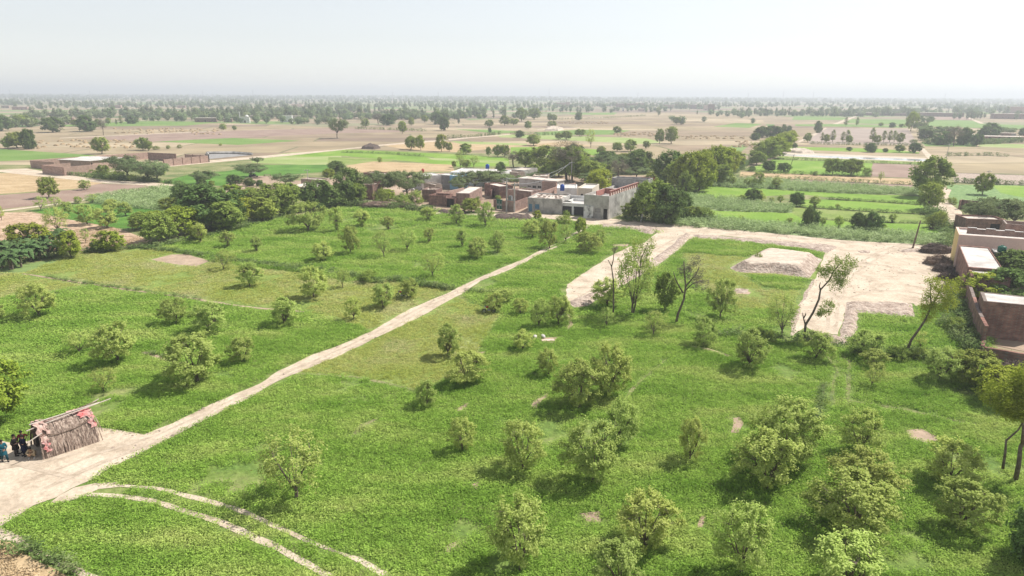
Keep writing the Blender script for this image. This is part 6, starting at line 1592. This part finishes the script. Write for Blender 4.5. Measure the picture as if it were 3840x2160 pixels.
def stand(**k):
    J = dict(pel=(0, 0, .95), che=(0, 0, 1.30), nek=(0, 0, 1.46), hed=(0, -.02, 1.61), shL=(.19, 0, 1.40), shR=(-.19, 0, 1.40), elL=(.26, .03, 1.12), elR=(-.26, .03, 1.12), wrL=(.24, -.08, .88), wrR=(-.24, -.08, .88),
             hiL=(.10, 0, .90), hiR=(-.10, 0, .90), knL=(.12, -.02, .50), knR=(-.12, -.02, .50), anL=(.13, .02, .085), anR=(-.13, .02, .085))
    J.update(k); return J
def at(x, y): return gnd('U', x, y)
g = at(110, 1285); person('man in a teal shirt and dark trousers walking with both hands held together', g[0], g[1], R(50),
    stand(wrL=(.05, -.30, 1.05), elL=(.26, -.05, 1.10), wrR=(-.04, -.30, 1.05), elR=(-.25, -.05, 1.10), knL=(.12, -.16, .50), anL=(.13, -.22, .085), anR=(-.13, .20, .10)), 'teal', 'dark_teal', .35)
g = at(-10, 1230); person('man in dark clothes cut by the left edge of the photo', g[0] - .1, g[1], R(30), stand(knL=(.12, -.12, .5), anL=(.14, -.2, .085)), 'brown', 'black', .30)
g = at(360, 1165); person('man in a black shirt and cap standing with arms behind him', g[0], g[1], R(100), stand(wrL=(.12, .18, 1.0), wrR=(-.12, .18, 1.0), elL=(.30, .10, 1.14), elR=(-.30, .10, 1.14), anL=(.22, .05, .085), knL=(.18, 0, .5)), 'black', 'brown', .40)
g = at(455, 1120); person('man in a dark red shirt leaning on the shoulder of his neighbour', g[0] + .05, g[1] + .25, R(20), stand(wrR=(-.30, -.05, .92), elR=(-.30, .0, 1.15), wrL=(.38, -.20, 1.30), elL=(.38, -.02, 1.34)), 'red', 'black')
g = at(530, 1180); person('man in navy clothes with folded arms beside the hut opening', g[0], g[1] + .05, R(-20), stand(wrL=(-.12, -.22, 1.17), elL=(.22, -.16, 1.14), wrR=(.12, -.20, 1.13), elR=(-.22, -.16, 1.12)), 'navy', 'navy', .40)
g = at(690, 1200); person('man in beige clothes and white shoes squatting by the hut opening', g[0], g[1], R(15),
    dict(pel=(0, .10, .30), che=(0, -.12, .58), nek=(0, -.20, .70), hed=(0, -.27, .84), shL=(.19, -.12, .66), shR=(-.19, -.12, .66), elL=(.26, -.32, .50), elR=(-.26, -.32, .50), wrL=(.06, -.46, .47), wrR=(-.06, -.46, .46),
         hiL=(.11, .08, .30), hiR=(-.11, .08, .30), knL=(.20, -.28, .47), knR=(-.20, -.28, .47), anL=(.17, -.08, .085), anR=(-.17, -.08, .085)), 'beige', 'beige', 0, m_white)
# man in the doorway of the cement house
# ---------------------------------------------------------------- vehicles and small things
def motorbike(label, x, y, rz, lean=0.12):
    o = thing('motorcycle', label, 'motorcycle', (x, y, 0), rz, 'motorcycles parked under orchard trees'); o.rotation_euler = (lean, 0, rz)
    for cx in (-.62, .62):
        V, Q = [], []
        for i in range(24):
            for j in range(8):
                a, b = 2 * math.pi * i / 24, 2 * math.pi * j / 8; r_ = .26 + .045 * math.cos(b)
                V.append((cx + r_ * math.cos(a), .045 * math.sin(b), .305 + r_ * math.sin(a))); Q.append((i * 8 + j, ((i + 1) % 24) * 8 + j, ((i + 1) % 24) * 8 + (j + 1) % 8, i * 8 + (j + 1) % 8))
        w = link('wheel', mesh_np('wheel', V, Q, [m_black], None, True), o)
        sp = MB()
        for i in range(10):
            a = i * .628; sp.tube([(cx, 0, .305), (cx + .22 * math.cos(a), 0, .305 + .22 * math.sin(a))], .006, 4)
        sp.tube([(cx, -.07, .305), (cx, .07, .305)], .04, 8); sp.build('spokes', m_metal, w)
    MB().tube([(-.62, .06, .305), (-.15, .05, .42), (.30, .04, .80), (.38, 0, .92)], .022, 6).tube([(-.62, -.06, .305), (-.15, -.05, .42), (.30, -.04, .80)], .022, 6).tube([(-.55, 0, .70), (.30, 0, .80)], .025, 6).build('frame', m_black, o)
    MB().tube([(.62, .07, .305), (.40, .07, .90)], .022, 6).tube([(.62, -.07, .305), (.40, -.07, .90)], .022, 6).build('fork', m_metal, o)
    MB().box(-.18, .16, -.11, .11, .32, .58, .04).build('engine', m_metal, o)
    MB().tube([(-.02, 0, .78), (.10, 0, .82), (.28, 0, .80), (.36, 0, .76)], [.07, .13, .12, .05], 10).build('fuel_tank', m_redp, o, smooth=True)
    MB().box(-.72, -.02, -.12, .12, .74, .84, .04).build('seat', m_black, o)
    MB().tube([(.30, .34, 1.02), (.36, .12, 1.0), (.40, 0, .95), (.36, -.12, 1.0), (.30, -.34, 1.02)], .016, 6).build('handlebar', m_metal, o)
    MB().tube([(.44, 0, .88), (.54, 0, .88)], [.09, .08], 10).build('headlight', m_concp, o)
    MB().tube([(-.85, -.12, .36), (-.2, -.13, .30), (.1, -.1, .35)], .035, 8).build('exhaust', m_metal, o)
    MB().box(-.95, -.55, -.06, .06, .60, .64, .01).build('rear_mudguard', m_black, o)
g = gnd('E', 455, 438); motorbike('dark motorcycle with a red tank under an orchard tree left of the track', g[0], g[1], R(160))
g = gnd('V', 500, 400); motorbike('dark motorcycle parked in tree shade on the central plot', g[0], g[1], R(200))
def sack(label, t, x, y, m):
    g = gnd(t, x, y); bm = bmesh.new(); bmesh.ops.create_icosphere(bm, subdivisions=3, radius=1)
    for v in bm.verts: v.co = Vector((v.co.x * .38 * (1.1 - .3 * v.co.z), v.co.y * .22, .18 + v.co.z * .2)) * (1 + .08 * noise.noise(v.co * 4))
    me = bpy.data.meshes.new('sack'); bm.to_mesh(me); bm.free(); me.materials.append(m); o = link('sack', me, None, (g[0], g[1], 0), (0, 0, x * .1))
    tag(o, label, 'sack')
sack('pale sack on the left of the shaded spot on the central plot', 'V', 1430, 900, m_concrete)
sack('pale sack on the right of the shaded spot on the central plot', 'V', 1590, 890, m_concrete)
g = gnd('V', 1690, 965); MB().box(-.75, .75, -.28, .28, -.05, .10, .03)
o = thing('concrete_slab', 'small pink concrete slab lying in the fodder beside the sacks', 'slab', (g[0], g[1], 0), R(5)); MB().box(-.75, .75, -.28, .28, -.05, .16, .03).build('slab', m_pink, o)
def charpai(label, x, y, rz):
    o = thing('string_bed', label, 'string bed', (x, y, 0), rz, 'string beds beyond the copse')
    for a in (-.95, .95):
        for b in (-.5, .5): MB().box(a - .05, a + .05, b - .05, b + .05, 0, .62).build('leg', m_stick, o)
    MB().box(-1.0, 1.0, -.55, -.47, .45, .53).box(-1.0, 1.0, .47, .55, .45, .53).box(-.998, -.92, -.465, .465, .45, .53).box(.92, .998, -.465, .465, .45, .53).build('frame', m_stick, o)
    MB().box(-.915, .915, -.465, .465, .48, .51).build('woven_top', m_reed, o)
g = gz((1003, 661)); charpai('wooden string bed standing at the edge of the green field', g[0], g[1], R(10))
g = gz((970, 684)); charpai('wooden string bed half hidden behind the dark bushes', g[0], g[1], R(30))
g = gz((948, 665))
o = thing('auto_rickshaw', 'dark three-wheeled rickshaw with a pale top under the grey acacia', 'rickshaw', (g[0], g[1], 0), R(20))
MB().box(-1.2, 1.0, -.65, .65, .35, .95, .05).build('body', m_shutter, o)
MB().box(-1.15, .95, -.62, .62, 1.60, 1.74, .12).build('canopy', m_concrete, o)
for a in (-1.1, .8):
    for b in (-.58, .58): MB().box(a - .03, a + .03, b - .03, b + .03, .953, 1.597).build('canopy_post', m_black, o)
MB().box(.1, .6, -.5, .5, .953, 1.2, .04).build('seat', m_black, o)
for cx, cy in ((1.3, 0), (-.8, .6), (-.8, -.6)): MB().tube([(cx, cy - .07, .28), (cx, cy + .07, .28)], .28, 14).build('wheel', m_black, o)
MB().tube([(1.05, 0, .8), (1.3, 0, .28)], .04, 6).tube([(1.05, -.3, 1.15), (1.05, 0, .95), (1.05, .3, 1.15)], .02, 6).build('front_fork', m_metal, o)
MB().tube([(1.0, 0, .8), (1.12, 0, .8)], [.1, .09], 10).build('headlight', m_concp, o)
# cattle in the yard
def cow(label, t, x, y, rz, m):
    g = gnd(t, x, y); o = thing('cow', label, 'cow', (g[0], g[1], 0), rz, 'cattle in the village yard')
    P_ = [('hip', (-.65, 0, 1.15), (.24, .27)), ('mid', (-.1, 0, 1.05), (.29, .32)), ('che', (.5, 0, 1.08), (.25, .32)), ('nek', (.85, 0, 1.25), (.13, .18)), ('hed', (1.12, 0, 1.32), (.11, .13)), ('muz', (1.38, 0, 1.15), (.07, .07)), ('tl1', (-.92, 0, 1.15), .04), ('tl2', (-1.0, 0, .6), .02)]
    n = [p[0] for p in P_]; V = [p[1] for p in P_]; Rd = [p[2] for p in P_]; E = [(0, 1), (1, 2), (2, 3), (3, 4), (4, 5), (0, 6), (6, 7)]
    for s_ in (-1, 1):
        b = len(V); V += [(.5, s_ * .17, .75), (.53, s_ * .17, .42), (.50, s_ * .17, .04)]; Rd += [.11, .06, .05]; E += [(2, b), (b, b + 1), (b + 1, b + 2)]
        b = len(V); V += [(-.58, s_ * .18, .78), (-.78, s_ * .18, .45), (-.70, s_ * .18, .04)]; Rd += [.13, .06, .05]; E += [(0, b), (b, b + 1), (b + 1, b + 2)]
        b = len(V); V += [(1.08, s_ * .2, 1.42)]; Rd += [.03]; E += [(4, b)]
    link('body', skin_mesh('body', V, E, Rd, m), o)
    for s_ in (-1, 1): MB().tube([(1.10, s_ * .07, 1.44), (1.08, s_ * .16, 1.56), (1.14, s_ * .2, 1.66)], [.03, .02, .008], 5).build('horn', m_stick, o)
cow('white cow standing in the shade under the twin acacias', 'P', 975, 525, R(10), m_concrete)
cow('pale cow turned away beside the timber post', 'P', 1090, 500, R(110), m_concrete)
cow('dark buffalo beside the mud-roofed hut', 'P', 1175, 515, R(60), m_shutter)
cow('small pale calf in front of the mud-roofed hut', 'P', 1210, 560, R(200), m_concrete).__class__ if False else None
# washing on the far wall
o = thing('washing', 'row of red cloths hung on the wall by the grove', 'laundry', (*gnd('Q', 2290, 270, 2.2), 0), R(-5))
for i in range(3): MB().box(i * 1.6, i * 1.6 + 1.4, -.02, .02, 1.2, 2.4, .01).build('cloth', m_redcloth if i == 1 else m_redp, o)
for a in (-.2, 4.9): MB().tube([(a, 0, -.1), (a, 0, 2.6)], .05, 5).build('post', m_stick, o)
MB().tube([(-.2, 0, 2.43), (4.9, 0, 2.43)], .015, 4).build('line', m_metal, o)
wall_run('roadside_wall', 'low pale wall edging the yard by the grove', [gnd('Q', 2100, 250, 2), gnd('Q', 2576, 262, 2)], 2.0, m_mud)

# ---------------------------------------------------------------- haze
HD = .00040
me = bpy.data.meshes.new('haze')
mb = MB().box(-17000, 17000, -600, 21000, -1.0, 75)
o = link('haze', mb.mesh('haze', None) if False else None) if False else None
me.from_pydata(mb.v, [], mb.f); me.update()
hm = bpy.data.materials.new('haze'); hm.use_nodes = True; nt = hm.node_tree; nt.nodes.clear()
ou = nt.nodes.new('ShaderNodeOutputMaterial'); pv = nt.nodes.new('ShaderNodeVolumePrincipled')
pv.inputs['Color'].default_value = (.90, .95, 1.0, 1); pv.inputs['Density'].default_value = HD; pv.inputs['Anisotropy'].default_value = .2
nt.links.new(pv.outputs[0], ou.inputs['Volume'])
me.materials.append(hm)
tag(link('haze', me), 'pale dusty haze over the plain', 'haze', kind='stuff')
